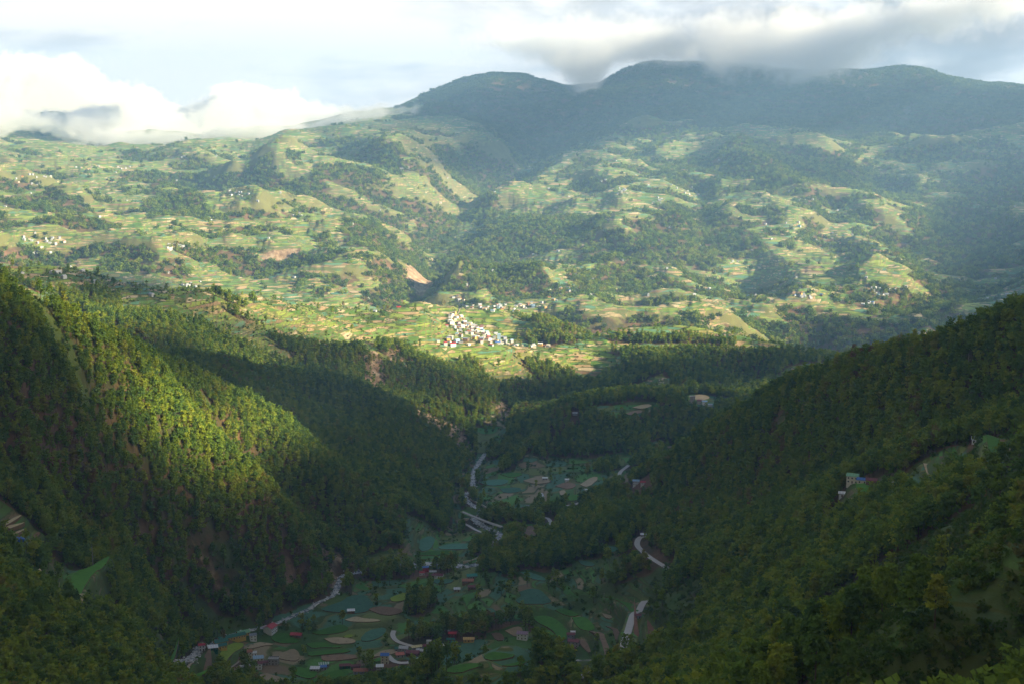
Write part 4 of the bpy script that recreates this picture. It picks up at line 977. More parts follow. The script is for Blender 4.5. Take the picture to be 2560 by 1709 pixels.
# ------------------------------------------------------------------ fields, roads, river
def plain(name, c, rough=.85, spec=.2, var=.25, scale=.6, metal=0.0):
    m = bpy.data.materials.new(name); m.use_nodes = True; g = NT(m.node_tree)
    out = g.node('ShaderNodeOutputMaterial'); bs = g.node('ShaderNodeBsdfPrincipled', {'Roughness': rough, 'Specular IOR Level': spec, 'Metallic': metal})
    P = g.node('ShaderNodeNewGeometry').outputs['Position']
    v = g.math('ADD', 1 - var, g.math('MULTIPLY', g.noise(P, scale, 5, .65), 2 * var))
    g.l.new(g.mix(1.0, (*c, 1), g.node('ShaderNodeCombineXYZ', {0: v, 1: v, 2: v}).outputs[0], blend='MULTIPLY'), bs.inputs['Base Color'])
    g.l.new(bs.outputs[0], out.inputs[0]); return m
def crop(name, a, b, rows=.9, k=.5, ang=.3):
    m = bpy.data.materials.new(name); m.use_nodes = True; g = NT(m.node_tree)
    out = g.node('ShaderNodeOutputMaterial'); bs = g.node('ShaderNodeBsdfPrincipled', {'Roughness': .95, 'Specular IOR Level': .1})
    P = g.node('ShaderNodeNewGeometry').outputs['Position']; oi = g.node('ShaderNodeObjectInfo').outputs['Random']
    w = g.node('ShaderNodeTexWave', {'Vector': g.node('ShaderNodeVectorRotate', {'Vector': P, 'Angle': g.math('MULTIPLY', oi, 3.0)}, rotation_type='Z_AXIS').outputs[0], 'Scale': rows * .3, 'Distortion': 2.0, 'Detail': 2.0}).outputs['Fac']
    f = g.math('ADD', g.math('MULTIPLY', w, k * .6), g.math('MULTIPLY', g.noise(P, .10, 6, .75), 1.5))
    c = g.mix(g.math('SUBTRACT', f, .45, clamp=True), a, b)
    c = g.mix(g.smooth(g.noise(P, .22, 6, .75), .56, .66), c, tuple(.45 * q + .2 * e for q, e in zip(a, (.10, .12, .04))))
    v = g.math('ADD', .75, g.math('MULTIPLY', oi, .5))
    g.l.new(g.mix(1.0, c, g.node('ShaderNodeCombineXYZ', {0: v, 1: v, 2: v}).outputs[0], blend='MULTIPLY'), bs.inputs['Base Color']); g.l.new(bs.outputs[0], out.inputs[0]); return m
CROPS = dict(rice=crop('rice_green', (.045, .13, .02), (.09, .22, .035)), cabbage=crop('cabbage_green', (.05, .14, .09), (.11, .23, .16), 1.4), tilled=crop('tilled_soil', (.15, .10, .065), (.28, .19, .13), 1.2, .7),
             stubble=crop('stubble', (.24, .19, .12), (.40, .32, .21)), straw=crop('dry_straw', (.36, .30, .18), (.50, .42, .27)), mustard=crop('mustard_leaf', (.12, .19, .02), (.22, .27, .04)), clay=crop('red_clay', (.15, .07, .045), (.22, .12, .08)))
M_EARTH = plain('bank_earth', (.16, .11, .065), var=.5, scale=.4)
def prism(P, ztop, drop, name, mat, side=None, parent=None):
    n = len(P); V = [(P[i, 0], P[i, 1], ztop[i]) for i in range(n)] + [(P[i, 0], P[i, 1], ztop[i] - drop) for i in range(n)]
    bm = bmesh.new(); vs = [bm.verts.new(v) for v in V]; f = bm.faces.new(vs[:n]); f.normal_update()
    if f.normal.z < 0: f.normal_flip()
    for i in range(n): q = bm.faces.new((vs[i], vs[(i + 1) % n], vs[n + (i + 1) % n], vs[n + i])); q.material_index = 1
    me = bpy.data.meshes.new(name); bmesh.ops.triangulate(bm, faces=[f]); bmesh.ops.recalc_face_normals(bm, faces=bm.faces[:]); bm.to_mesh(me); bm.free()
    me.materials.append(mat); me.materials.append(side or M_EARTH); return obj(name, me, None, parent)
for kind, P, c, k in FIELDS:
    z = (P[:, 0] - c[0]) * k[0] + (P[:, 1] - c[1]) * k[1] + k[2] + .35
    tag(prism(P, z, 3.2, {'rice': 'rice_paddy', 'cabbage': 'cabbage_field', 'tilled': 'tilled_field', 'clay': 'tilled_field', 'stubble': 'stubble_field', 'straw': 'straw_field', 'mustard': 'mustard_field'}[kind], CROPS[kind]), kind='structure')
def ribbon(name, P, z, wid, mat, side, lift=.25, drop=3.0):
    t = np.gradient(P, axis=0); t /= np.linalg.norm(t, axis=1)[:, None] + 1e-9; nrm = np.stack([t[:, 1], -t[:, 0]], 1)
    wid = np.asarray(wid)[..., None] if np.ndim(wid) else wid; L_ = P + nrm * wid / 2; R_ = P - nrm * wid / 2; n = len(P); zt = z + lift
    V = np.concatenate([np.c_[L_, zt - drop], np.c_[L_, zt], np.c_[P, zt + .12], np.c_[R_, zt], np.c_[R_, zt - drop]]); F = []; mi = []
    for b in range(4):
        i = np.arange(n - 1); F.append(np.stack([b * n + i, b * n + i + 1, (b + 1) * n + i + 1, (b + 1) * n + i], 1)); mi += [1 if b in (0, 3) else 0] * (n - 1)
    me = new_mesh(name, V, np.concatenate(F)[:, ::-1], False); me.materials.append(mat); me.materials.append(side); me.polygons.foreach_set('material_index', np.array(mi, np.int32)); return obj(name, me)
M_CONC = plain('road_concrete', (.46, .44, .42), var=.16, scale=.25); M_PATH = plain('dirt_track', (.34, .28, .2), var=.25, scale=.3); M_WALLSTONE = plain('retaining_stone', (.20, .18, .16), var=.4, scale=.5)
def river_material():
    m = bpy.data.materials.new('river_bed'); m.use_nodes = True; g = NT(m.node_tree)
    out = g.node('ShaderNodeOutputMaterial'); bs = g.node('ShaderNodeBsdfPrincipled', {'Roughness': .7})
    P = g.node('ShaderNodeNewGeometry').outputs['Position']
    vo = g.node('ShaderNodeTexVoronoi', {'Vector': P, 'Scale': .42, 'Randomness': 1.0}); r = g.node('ShaderNodeSeparateColor', {0: vo.outputs['Color']}).outputs[0]
    st = g.ramp(r, [(0, (.10, .105, .11)), (.35, (.32, .32, .33)), (.7, (.58, .58, .58)), (1, (.68, .67, .64))])
    st = g.mix(g.smooth(vo.outputs['Distance'], .5, .9), st, (.05, .055, .06))
    ed = g.smooth(g.noise(P, .09, 4, .6), .42, .6)
    g.l.new(g.mix(ed, st, (.16, .20, .22)), bs.inputs['Base Color']); g.l.new(g.smooth(ed, 0, 1, .75, .15), bs.inputs['Roughness'])
    g.l.new(g.node('ShaderNodeBump', {'Strength': .8, 'Distance': .8, 'Height': g.noise(P, .8, 4, .7)}).outputs[0], bs.inputs['Normal']); g.l.new(bs.outputs[0], out.inputs[0]); return m
M_RIVER = river_material(); M_STONE = plain('river_boulder', (.50, .50, .50), var=.35, scale=.2)
for name, wid, P, z in PATHS:
    if name == 'river':
        t_ = np.linspace(0, 1, len(P)); W_ = wid * np.interp(t_, [0, .15, .3, .42, .5, .62, .75, 1], [.5, .5, .7, 1.0, 1.15, .38, .55, .8]) * (1 + .35 * gnoise(t_ * 40, t_ * 0, 3)); tag(ribbon('river', P, z, W_, M_RIVER, M_EARTH, .1), kind='structure'); RIV = (P, z, W_)
    elif name == 'road': tag(ribbon('road', P, z, wid, M_CONC, M_WALLSTONE, .35), kind='structure')
    else: tag(ribbon('dirt_track', P, z, wid, M_PATH, M_EARTH, .3), kind='structure')
# boulders in the river bed
def rock_template(k):
    V, F = [], []; bm = bmesh.new(); bmesh.ops.create_icosphere(bm, subdivisions=1, radius=1)
    for v in bm.verts: v.co *= RS.uniform(.7, 1.2); v.co.z *= .65
    me = bpy.data.meshes.new('boulder_shape'); bm.to_mesh(me); bm.free(); me.materials.append(M_STONE); return bpy.data.objects.new('boulder_shape', me)
P, z, W_ = RIV; nb = 2600; k = RS.integers(0, len(P), nb); off = RS.normal(0, .33, (nb, 2)) * W_[k][:, None]
bx_, by_ = P[k, 0] + off[:, 0], P[k, 1] + off[:, 1]
instances('river_boulders', bx_, by_, np.maximum(z[k] + .2, height(bx_, by_) + .2), [rock_template(q) for q in range(3)], .35, 1.5)
# walls that hold the river banks
def bank_wall(pts, h, name, label, off):
    P = smooth_path(to_xy(pts), 5); z = height(P[:, 0], P[:, 1]); z = np.convolve(np.pad(z, 4, mode='edge'), np.ones(9) / 9, 'valid')
    tag(ribbon(name, P, z + h, 1.6, M_WALLP, M_WALLP, 0, h + 3), label, 'wall')
M_WALLP = plain('pale_masonry', (.48, .42, .33), var=.3, scale=.8)
bank_wall([(463,563),(474,560),(484,554),(491,545),(495,538),(498,533)][::-1], 2.2, 'retaining_wall', 'pale masonry wall along the left bank of the wide lower river bend', 0)
bank_wall([(505,530),(506,537),(503,545),(498,553)], 1.8, 'retaining_wall', 'grey flood wall along the right bank of the wide lower river bend', 0)
bank_wall([(462,520),(472,517),(480,513.5)], 2.0, 'retaining_wall', 'pale masonry wall below the small green field in the river loop', 0)
bank_wall([(470,499),(480,503.5),(489,509)], 1.8, 'retaining_wall', 'grey wall along the outer bank of the upper river bend', 0)
# bridge
pb = to_xy([(462,523),(484,526),(502,528)]); zb = float(max(height(*p) for p in pb)) + 2.5
br = bpy.data.objects.new('bridge', None); COL.objects.link(br); tag(br, 'low concrete bridge carrying the lane across the stony river', 'bridge')
dk = ribbon('deck', smooth_path(pb, 6), np.full(len(smooth_path(pb, 6)), zb), 4.5, M_CONC, M_CONC, .2, .9); dk.parent = br
for s in (-1, 1):
    Pq = smooth_path(pb, 6); t = Pq[-1] - Pq[0]; t /= np.linalg.norm(t); q = ribbon('parapet', Pq + np.array([t[1], -t[0]]) * s * 2.1, np.full(len(Pq), zb + .8), .35, M_CONC, M_CONC, .2, 1.0); q.parent = br
for f in (.3, .55, .8):
    c = Pq[int(f * (len(Pq) - 1))]; bm = bmesh.new(); bmesh.ops.create_cube(bm, size=1, matrix=Matrix.Translation((c[0], c[1], zb - 3)) @ Matrix.Diagonal((1.2, 3.5, 6, 1)))
    me = bpy.data.meshes.new('pier'); bm.to_mesh(me); bm.free(); obj('pier', me, M_CONC, br)
# ------------------------------------------------------------------ houses
RC = dict(red=(.38, .035, .045), green=(.02, .13, .085), lightgreen=(.17, .36, .20), teal=(.03, .22, .17), maroon=(.16, .045, .05), rust=(.30, .12, .07), orange=(.45, .12, .07), blue=(.05, .14, .42), paleblue=(.28, .42, .56), white=(.66, .68, .70), silver=(.40, .42, .45), slate=(.22, .25, .33),
          cream=(.60, .56, .45), straw=(.50, .45, .22), ochre=(.55, .36, .12), purple=(.26, .17, .23), pink=(.50, .20, .24), concrete=(.27, .26, .25), pale=(.50, .48, .42), stripe=(.10, .30, .20), grey=(.32, .32, .32), brown=(.20, .13, .09), yellow=(.55, .38, .10))
def roof_material(n, c):
    m = bpy.data.materials.new('sheet_roof_' + n); m.use_nodes = True; g = NT(m.node_tree)
    out = g.node('ShaderNodeOutputMaterial'); bs = g.node('ShaderNodeBsdfPrincipled', {'Roughness': .5, 'Specular IOR Level': .4})
    O = g.node('ShaderNodeTexCoord').outputs['Object']; x = g.node('ShaderNodeSeparateXYZ', {0: O}).outputs[0]
    col = g.mix(g.smooth(g.noise(O, .9, 5, .7), .52, .72), c, tuple(.45 * k + b for k, b in zip(c, (.10, .05, .03))))
    st = g.math('FRACT', g.math('MULTIPLY', x, .42)); other = (.62, .64, .62) if n == 'stripe' else tuple(min(1, k * 1.25) for k in c)
    col = g.mix(g.smooth(st, .48, .52), col, g.mix(.8 if n == 'stripe' else .5, col, other))
    rib = g.node('ShaderNodeTexWave', {'Vector': O, 'Scale': 1.3}).outputs['Fac']
    g.l.new(col, bs.inputs['Base Color']); g.l.new(g.node('ShaderNodeBump', {'Strength': .5, 'Distance': .1, 'Height': rib}).outputs[0], bs.inputs['Normal']); g.l.new(bs.outputs[0], out.inputs[0]); return m
ROOFM = {k: roof_material(k, v) for k, v in RC.items()}; WALLM = {k: plain('wall_' + k, v, .85, .2, .18, .5) for k, v in RC.items()}
M_GLASS = plain('dark_window_glass', (.03, .035, .045), .25, .5, .1); M_DOOR = plain('door_wood', (.10, .06, .04)); M_FRAME = plain('window_frame', (.5, .48, .44))
def box_mesh(name, x0, x1, y0, y1, z0, z1):
    V = [(x, y, z) for x in (x0, x1) for y in (y0, y1) for z in (z0, z1)]
    return new_mesh(name, V, [(0, 1, 3, 2), (4, 6, 7, 5), (0, 4, 5, 1), (2, 3, 7, 6), (0, 2, 6, 4), (1, 5, 7, 3)], False)
def poly_mesh(name, V, F):
    me = bpy.data.meshes.new(name); me.from_pydata(V, [], F); me.update(); return me
def roof_mesh(kind, L, W, h):
    a, b = L / 2 + .6, W / 2 + .6; rise = W * .26; t = .18
    if kind == 'gable': S = [(-a, -b, h), (a, -b, h), (a, 0, h + rise), (-a, 0, h + rise), (-a, b, h), (a, b, h)]; F = [(0, 1, 2, 3), (3, 2, 5, 4)]
    elif kind == 'hip': S = [(-a, -b, h), (a, -b, h), (a, b, h), (-a, b, h), (-a * .35, 0, h + rise), (a * .35, 0, h + rise)]; F = [(0, 1, 5, 4), (2, 3, 4, 5), (1, 2, 5), (3, 0, 4)]
    elif kind == 'shed': S = [(-a, -b, h - .1), (a, -b, h - .1), (a, b, h + W * .16), (-a, b, h + W * .16)]; F = [(0, 1, 2, 3)]
    else: S = [(-a + .3, -b + .3, h), (a - .3, -b + .3, h), (a - .3, b - .3, h), (-a + .3, b - .3, h)]; F = [(0, 1, 2, 3)]
    n = len(S); V = [(x, y, z + t) for x, y, z in S] + [(x, y, z) for x, y, z in S]; G = list(F) + [tuple(i + n for i in f[::-1]) for f in F]
    ec = {}
    for f in F:
        for p, q in zip(f, f[1:] + f[:1]): ec[(p, q)] = 1
    for (p, q) in ec:
        if (q, p) not in ec: G.append((q, p, p + n, q + n))
    return poly_mesh('roof', V, G)
def wall_mesh(kind, L, W, h, dp=4.0):
    a, b = L / 2, W / 2; rise = b * .52
    if kind == 'gable':
        V = [(-a, -b, -dp), (a, -b, -dp), (a, b, -dp), (-a, b, -dp), (-a, -b, h), (a, -b, h), (a, b, h), (-a, b, h), (-a, 0, h + rise), (a, 0, h + rise)]
        return poly_mesh('wall', V, [(0, 1, 5, 4), (1, 2, 6, 9, 5), (2, 3, 7, 6), (3, 0, 4, 8, 7)])
    z2 = h + (W * .13 if kind == 'shed' else 0); V = [(-a, -b, -dp), (a, -b, -dp), (a, b, -dp), (-a, b, -dp), (-a, -b, h - .1), (a, -b, h - .1), (a, b, z2), (-a, b, z2)]
    return poly_mesh('wall', V, [(0, 1, 5, 4), (1, 2, 6, 5), (2, 3, 7, 6), (3, 0, 4, 7)])
MESH_C = {}
def house(x, y, L, W, st, kind, rc, wc, turn, label, group=None, detail=True, name='house', cat='house'):
    z = float(height(x, y)); az = math.atan2(x, y); h = 2.9 * st
    o = bpy.data.objects.new(name, None); COL.objects.link(o); o.location = (x, y, z + .3); o.rotation_euler = (0, 0, R(turn) - az)
    tag(o, label, cat, group)
    key = (kind, L, W, h)
    if ('r',) + key not in MESH_C: MESH_C[('r',) + key] = roof_mesh(kind, L, W, h); MESH_C[('w',) + key] = wall_mesh(kind, L, W, h)
    for nm, kk, mt in (('wall', 'w', WALLM[wc]), ('roof', 'r', ROOFM[rc])):
        me = MESH_C[(kk,) + key]
        if len(me.materials) == 0: me.materials.append(mt)
        q = obj(nm, me, None, o); q.material_slots[0].link = 'OBJECT'; q.material_slots[0].material = mt
    if detail:
        n = max(1, int(L / 2.9)); wm = MESH_C.setdefault('win', box_mesh('window', -.55, .55, -.08, .05, 0, 1.1)); dm = MESH_C.setdefault('door', box_mesh('door', -.5, .5, -.1, .05, 0, 2.1)); fm = MESH_C.setdefault('frame', box_mesh('frame', -.68, .68, -.05, .03, -.12, 1.22))
        for s in range(st):
            for i in range(n):
                if s == 0 and i == n // 2: q = obj('door', dm, M_DOOR, o); q.location = ((i + .5) * L / n - L / 2, -W / 2, 0); continue
                q = obj('window', wm, M_GLASS, o); q.location = ((i + .5) * L / n - L / 2, -W / 2, .9 + 2.9 * s)
                f = obj('frame', fm, M_FRAME, q)
        for s in range(st):
            q = obj('window', wm, M_GLASS, o); q.rotation_euler = (0, 0, R(90)); q.location = (L / 2, 0, .9 + 2.9 * s)
        if kind == 'flat': q = obj('parapet', MESH_C.setdefault(('p', L, W, h), poly_mesh('parapet', [(sx * (L / 2 + dx), sy * (W / 2 + dx), h + .1 + dz) for dz in (0, .8) for dx in (.3, .05) for sx, sy in ((-1, -1), (1, -1), (1, 1), (-1, 1))],
                [(i, (i + 1) % 4, 8 + (i + 1) % 4, 8 + i) for i in range(4)] + [(4 + i, 12 + i, 12 + (i + 1) % 4, 4 + (i + 1) % 4) for i in range(4)] + [(8 + i, 8 + (i + 1) % 4, 12 + (i + 1) % 4, 12 + i) for i in range(4)])), WALLM[wc], o)
    return o
for hs, (x, y) in zip(HOUSES, HOUSE_XY): house(x, y, *hs[2:9], hs[9])
# the sunlit town on its shelf, the village behind it and the hamlets on the far slopes
HR = np.random.default_rng(31); STUFF = []
PAL_R = ['white'] * 2 + ['silver'] * 6 + ['cream'] * 2 + ['rust', 'maroon', 'slate'] + ['red', 'maroon', 'rust', 'green', 'paleblue', 'blue', 'slate', 'concrete']; PAL_W = ['white'] * 2 + ['cream'] * 3 + ['grey'] * 4 + ['silver'] * 2 + ['brown'] + ['paleblue', 'ochre']
SIZES = [(7, 5, 1), (9, 6, 1), (8, 7, 2), (10, 7, 1), (8, 7, 2), (11, 7, 2), (6, 5, 1)]; KINDS = ['gable', 'gable', 'gable', 'hip', 'flat', 'shed']
TOWN_POS = []; RNAME = dict(paleblue='pale blue', slate='slate grey', concrete='grey concrete', silver='silvery tin', maroon='dark red', rust='rusty brown')
def place(px, py, label, group, k=1.0, keep=8.0, rc=None, sz=None):
    x, y = hitxy(px, py)
    if any(abs(x - a) < keep and abs(y - b) < keep for a, b in TOWN_POS): return False
    TOWN_POS.append((x, y)); L, W, st = sz or SIZES[HR.integers(len(SIZES))]
    rc = rc or PAL_R[HR.integers(len(PAL_R))]
    if group: label = label.replace('#', RNAME.get(rc, rc) + (' roofed low house' if st == 1 else (' roofed two-storey house' if st == 2 else ' roofed tall house')))
    house(x, y, round(L * k, 1), round(W * k, 1), st, KINDS[HR.integers(len(KINDS))], rc, PAL_W[HR.integers(len(PAL_W))], float(HR.choice([-30, -12, 0, 15, 40])), label, group, False)
    return True
def cluster(line, n, sx, sy, label, group, k=1.0, keep=8.0):
    line = np.array(line, float); c = 0; t_ = 0
    while c < n and t_ < n * 6:
        t_ += 1; f = HR.random() * (len(line) - 1); i = min(int(f), len(line) - 2); p = line[i] + (line[i + 1] - line[i]) * (f - i)
        c += place(p[0] + HR.normal() * sx, p[1] + HR.normal() * sy, label, group, k, keep)
place(499, 339, 'tall pale blue building standing highest at the right end of the sunlit town', None, rc='paleblue', sz=(8, 8, 4)); place(497.5, 343, 'bright blue roofed house below the tall pale blue building', None, rc='blue', sz=(12, 8, 1))
place(481, 334, 'large white hall gleaming in the middle of the sunlit town', None, rc='white', sz=(16, 11, 2)); place(491, 345, 'red roofed house at the lower edge of the sunlit town', None, rc='red', sz=(11, 7, 1)); place(453, 345.5, 'red roofed house at the left foot of the sunlit town', None, rc='red', sz=(12, 8, 2))
cluster([(450,318),(462,326),(474,332),(486,337),(500,341)], 78, 5.5, 2.6, '# packed into the sunlit hillside town', 'houses of the sunlit hillside town')
cluster([(446,342),(456,341),(470,340)], 14, 5, 2, '# on the left edge of the sunlit town above the terraces', 'houses at the left edge of the sunlit town')
cluster([(505,343),(520,345),(550,347)], 12, 4, .8, '# in the thin row right of the sunlit town', 'houses in the row right of the sunlit town')
cluster([(458,297),(466,305),(482,308),(510,308),(545,306)], 46, 3, 1.6, '# in the roadside village behind the sunlit town', 'houses of the roadside village behind the town')
cluster([(545,300),(556,293),(575,289)], 16, 5, 2.5, '# on the slope above the roadside village', 'houses above the roadside village')
FARC = [((175,246), 16, 6, 2.0), ((186,285), 9, 5, 1.4), ((28,240), 9, 8, 2.5), ((55,241), 7, 6, 2), ((36,252), 7, 7, 2), ((238,194), 9, 7, 1.4), ((85,169), 9, 8, 1.5), ((55,176), 10, 14, 1.6), ((20,182), 8, 12, 2), ((125,168), 4, 6, 1.5), ((300,214), 7, 5, 1.2), ((185,157), 4, 4, .6), ((235,156), 4, 8, .6),
 ((408,169), 6, 5, 1), ((445,160), 5, 5, 1), ((452,178), 7, 5, 1.2), ((474,186), 5, 6, 1), ((622,192), 11, 5, 2.4), ((606,180), 5, 6, 1), ((660,200), 9, 4, 2), ((684,189), 12, 6, 2), ((697,193), 6, 4, 1.5), ((808,200), 7, 7, 1), ((795,225), 6, 5, 2), ((822,238), 9, 6, 2), ((806,296), 11, 9, 1.2), ((883,294), 14, 9, 2), ((872,291), 8, 5, 2), ((900,290), 6, 6, 2),
 ((752,296), 4, 3, 1), ((866,304), 4, 5, 1), ((1016,297), 7, 6, 1.4), ((735,262), 3, 4, 1), ((60,273), 3, 5, .6), ((380,310), 2, 25, 2), ((690,346), 3, 14, 1)]
n_ind = 0
WH = []
for (c, n, sx, sy) in FARC:
    for i in range(n):
        px, py = c[0] + HR.normal() * sx, c[1] + HR.normal() * sy
        if n_ind < 72 and HR.random() < .38: n_ind += place(px, py, '# alone among the far hillside fields at the left' if px < 460 else '# on the far terraced slopes right of the gorge', 'tiny houses on the far slopes ' + ('left' if px < 460 else 'right'), 1.1, 14.0)
        else: WH.append(hitxy(px, py))
for q in range(90): WH.append(hitxy(HR.uniform(0, 1020), HR.uniform(160, 300)))
V, F = [], []
for (x, y) in WH:
    d = math.hypot(x, y); L, W, h = HR.uniform(7, 12), HR.uniform(6, 8), HR.choice([3.0, 5.0]); z = float(height(x, y)); t = HR.random() * 3; c, s = math.cos(t), math.sin(t); b = len(V)
    for (u, v, w) in ((-1, -1, -3), (1, -1, -3), (1, 1, -3), (-1, 1, -3), (-1, -1, h), (1, -1, h), (1, 1, h), (-1, 1, h), (-1, 0, h + 2), (1, 0, h + 2)): V.append((x + (u * L * c - v * W * s) / 2, y + (u * L * s + v * W * c) / 2, z + w))
    F += [tuple(b + i for i in f) for f in ((0, 1, 5, 4), (1, 2, 6, 9, 5), (2, 3, 7, 6), (3, 0, 4, 8, 7), (4, 5, 9, 8), (6, 7, 8, 9))]
tag(obj('distant_houses', poly_mesh('distant_houses', V, F), WALLM['silver']), kind='stuff')
# white water tanks, bags and posts
def small(name, px, py, mk, mat, label, cat, group=None, parts=()):
    x, y = hitxy(px, py); z = float(height(x, y)); o = bpy.data.objects.new(name, None); COL.objects.link(o); o.location = (x, y, z + .4); tag(o, label, cat, group)
    for nm, me, mt in mk(): obj(nm, me, mt, o)
def cyl(name, r, z0, z1, n=10, r1=None):
    bm = bmesh.new(); bmesh.ops.create_cone(bm, cap_ends=True, segments=n, radius1=r, radius2=r1 if r1 is not None else r, depth=z1 - z0, matrix=Matrix.Translation((0, 0, (z0 + z1) / 2))); me = bpy.data.meshes.new(name); bm.to_mesh(me); bm.free(); return me
M_WHITE = plain('white_plastic', (.75, .75, .76), .5, .4, .1); M_STEEL = plain('pole_grey', (.30, .30, .30), .6)
TK = (cyl('tank_body', 1.2, 0, 1.6), cyl('lid', 1.2, 1.6, 2.2, 10, .3))
for px, py in ((240.5,666.5),(242.5,666.3),(245,665.8),(250,665.2)): small('water_tank', px, py, lambda: (('tank_body', TK[0], M_WHITE), ('lid', TK[1], M_WHITE)), None, 'round white water tank in the row left of the dark red roofed house', 'water tank', 'white water tanks in a row')
SACK = (cyl('sack', 1.5, 0, 1.5, 9, 1.0), cyl('tie', .5, 1.5, 1.9, 6, .3))
for px, py in ((448.6,631),(450.5,630.5),(451,633),(452.5,634)): small('bulk_sack', px, py, lambda: (('sack', SACK[0], M_WHITE), ('tie', SACK[1], M_WHITE)), None, 'big white sack in the pile above the bright red roof', 'sack', 'white sacks above the red roof')
POLE = (cyl('pole', .16, 0, 10, 6), box_mesh('crossarm', -1, 1, -.08, .08, 8.8, 9.0))
for px, py, lb in ((604.5,659,'utility pole where the concrete road bends at the valley floor'),(559,653,'utility pole beside the roadside row of maroon roofs'),(797,489,'pale utility pole sticking out of the dark trees on the right slope'),(604,601,'slim utility pole standing in the green terrace')):
    small('utility_pole', px, py, lambda: (('pole', POLE[0], M_STEEL), ('crossarm', POLE[1], M_STEEL)), None, lb, 'utility pole')
# bleached dead pines on the right-hand hill
def dead_pine(k):
    root = bpy.data.objects.new('dead_pine', None); COL.objects.link(root); h = 15 + 3 * k
    V, F = trunk_geo(h, .35, RS, 6, 4); obj('trunk', new_mesh('trunk', V, F), M_DEAD, root)
    for i in range(9):
        bm = bmesh.new(); z = h * (.4 + .06 * i); a = i * 2.4; L = 2.6 * (1 - i / 14)
        bmesh.ops.create_cone(bm, segments=4, radius1=.12, radius2=.03, depth=L, matrix=Matrix.Translation((math.cos(a) * L / 2, math.sin(a) * L / 2, z)) @ Matrix.Rotation(a, 4, 'Z') @ Matrix.Rotation(R(70), 4, 'Y'))
        me = bpy.data.meshes.new('branch'); bm.to_mesh(me); bm.free(); obj('branch', me, M_DEAD, root)
    return root
DP = None
for k, (px, py, lb) in enumerate(((915,376,'tall bleached dead pine standing out on the dark right hillside'), (968,375,'second bleached dead pine near the top right of the dark hillside'), (961,372,'thin bleached snag beside the upper dead pine'), (882,438,'bleached dead pine low on the dark right hillside'), (892,405,'small bleached snag in the middle of the dark right hillside'), (819,410,'bleached snag on the left shoulder of the dark right hillside'), (728,473,'bleached dead pine at the left foot of the dark right hillside'), (93,565,'bare grey pine at the foot of the left hill'))):
    DP = dead_pine(k % 3) if DP is None else copy_tree(DP); x, y = hitxy(px, py); DP.location = (x, y, float(height(x, y)) + 1); s = random.uniform(1.0, 1.35); DP.scale = (s, s, s); tag(DP, lb, 'dead tree', 'bleached dead pines')
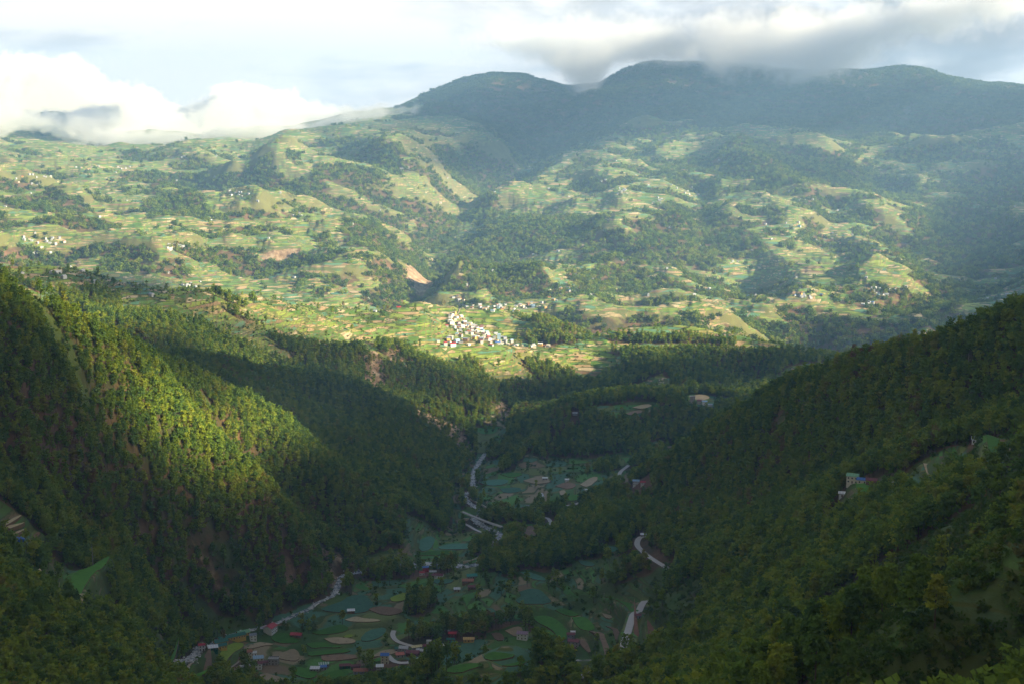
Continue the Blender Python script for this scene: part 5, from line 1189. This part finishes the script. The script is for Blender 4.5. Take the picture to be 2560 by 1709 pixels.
# ------------------------------------------------------------------ clouds lying on the mountains: bodies of drifting vapour
def vcloud(name, x0, x1, yt, yb, d, depth, top, base, dens, label, edge=.10, amp=.55, nscale=1.0, soft_x=.12, tint=(.99, .99, .99)):
    """a cloud between picture columns x0..x1 and rows yt..yb at distance d; top/base: height profiles (0..1) along it"""
    a0, s0 = ray(x0, (yt + yb) / 2); a1, s1 = ray(x1, (yt + yb) / 2); am = (a0 + a1) / 2; _, st_ = ray((x0 + x1) / 2, yt); _, sb_ = ray((x0 + x1) / 2, yb)
    hx_ = d * math.tan((a1 - a0) / 2); zt, zb = st_ * d, sb_ * d
    m = bpy.data.materials.new(name); m.use_nodes = True; g = NT(m.node_tree); out = g.node('ShaderNodeOutputMaterial')
    O = g.node('ShaderNodeTexCoord').outputs['Object']; P = g.node('ShaderNodeNewGeometry').outputs['Position']
    x, y, z = g.node('ShaderNodeSeparateXYZ', {0: O}).outputs
    xn = g.math('ADD', g.math('MULTIPLY', x, .5), .5); zn = g.math('ADD', g.math('MULTIPLY', z, .5), .5)
    def curve(pts):
        n = g.n.new('ShaderNodeFloatCurve'); c = n.mapping.curves[0]
        while len(c.points) < len(pts): c.points.new(.5, .5)
        for p, (u, v) in zip(c.points, pts): p.location = (u, v); p.handle_type = 'AUTO'
        n.mapping.update(); g.l.new(xn, n.inputs['Value']); return n.outputs[0]
    T, B = curve(top), curve(base)
    big = g.math('SUBTRACT', g.noise(P, .0016 * nscale, 3, .5), .5); fine = g.math('SUBTRACT', g.noise(P, .0062 * nscale, 5, .62), .5)
    hm = (zt - zb) / 700.0
    ero = g.math('MULTIPLY', g.math('ADD', g.math('MULTIPLY', big, 1.1), g.math('MULTIPLY', fine, .75)), amp / hm)
    q = g.math('ADD', g.math('MINIMUM', g.math('SUBTRACT', T, zn), g.math('SUBTRACT', zn, B)), g.math('MULTIPLY', ero, 1.0))
    q = g.math('MINIMUM', q, g.math('ADD', g.math('MULTIPLY', g.math('SUBTRACT', 1.0, g.math('ABSOLUTE', y)), .9), g.math('MULTIPLY', ero, 1.0)))
    q = g.math('MINIMUM', q, g.math('ADD', g.math('MULTIPLY', g.math('SUBTRACT', 1 - .02, g.math('ABSOLUTE', x)), 1.5), ero))
    den = g.smooth(q, .0, edge, 0.0, dens)
    lim = g.math('MULTIPLY', g.smooth(g.math('ABSOLUTE', x), 1.0, .94), g.math('MULTIPLY', g.smooth(g.math('ABSOLUTE', y), 1.0, .9), g.smooth(g.math('ABSOLUTE', z), 1.0, .96)))
    pv = g.node('ShaderNodeVolumePrincipled', {'Color': (*tint, 1), 'Density': g.math('MULTIPLY', den, lim), 'Anisotropy': .1})
    g.l.new(pv.outputs[0], out.inputs['Volume'])
    V = [(a, b, c) for a in (-1, 1) for b in (-1, 1) for c in (-1, 1)]
    o = obj(name, new_mesh(name, V, [(0, 1, 3, 2), (4, 6, 7, 5), (0, 4, 5, 1), (2, 3, 7, 6), (0, 2, 6, 4), (1, 5, 7, 3)], False), m)
    o.location = (d * math.sin(am), d * math.cos(am), (zt + zb) / 2); o.rotation_euler = (0, 0, -am); o.scale = (hx_, depth / 2, (zt - zb) / 2)
    return tag(o, label, 'cloud')
def pr(x0, x1, yt, yb, pts): return [((x - x0) / (x1 - x0), (yb - y) / (yb - yt)) for x, y in pts]
vcloud('cloud_bank', -80, 400, 48, 152, 12700, 1500, pr(-80, 400, 48, 152, [(-80,66),(0,62),(50,64),(85,74),(110,90),(140,96),(165,108),(190,106),(220,90),(255,94),(300,106),(345,118),(400,128)]), [(0, -.3), (1, -.3)], .016, 'long white cumulus bank lying behind the left skyline', edge=.05, amp=.62, nscale=1.7)
vcloud('peak_cloud', -70, 125, 95, 148, 10500, 700, pr(-70, 125, 95, 148, [(-70,104),(0,108),(30,116),(60,112),(95,112),(125,125)]), pr(-70, 125, 95, 148, [(-70,140),(0,136),(40,128),(60,138),(95,144),(125,142)]), .009, 'white cloud wrapped round the dark peak at the far left', amp=.6, nscale=1.6)
vcloud('ridge_mist', 90, 425, 100, 152, 9900, 500, pr(90, 425, 100, 152, [(90,130),(180,130),(240,122),(310,118),(350,112),(425,108)]), pr(90, 425, 100, 152, [(90,147),(200,146),(260,143),(300,138),(345,122),(425,113)]), .005, 'thin mist spilling over the left skyline ridge', amp=.55, nscale=1.5)
vcloud('saddle_cloud', 455, 700, -10, 112, 11700, 800, pr(455, 700, -10, 112, [(455,40),(500,30),(540,18),(600,12),(650,18),(700,34)]), pr(455, 700, -10, 112, [(455,48),(500,52),(535,60),(556,76),(572,93),(585,101),(597,98),(606,84),(622,68),(700,58)]), .007, 'bright cloud plunging into the saddle between the dome and the long mountain', amp=.75, edge=.35, nscale=1.5)
vcloud('cap_cloud', 610, 1060, -30, 96, 11950, 900, pr(610, 1060, -30, 96, [(610,40),(640,24),(690,14),(760,8),(830,5),(900,0),(960,-12),(1060,-20)]), pr(610, 1060, -30, 96, [(610,60),(640,66),(690,72),(740,80),(780,84),(830,90),(855,82),(885,62),(960,34),(1060,14)]), .006, 'grey cloud cap hiding the crest of the long mountain', amp=.85, edge=.3, nscale=1.6)
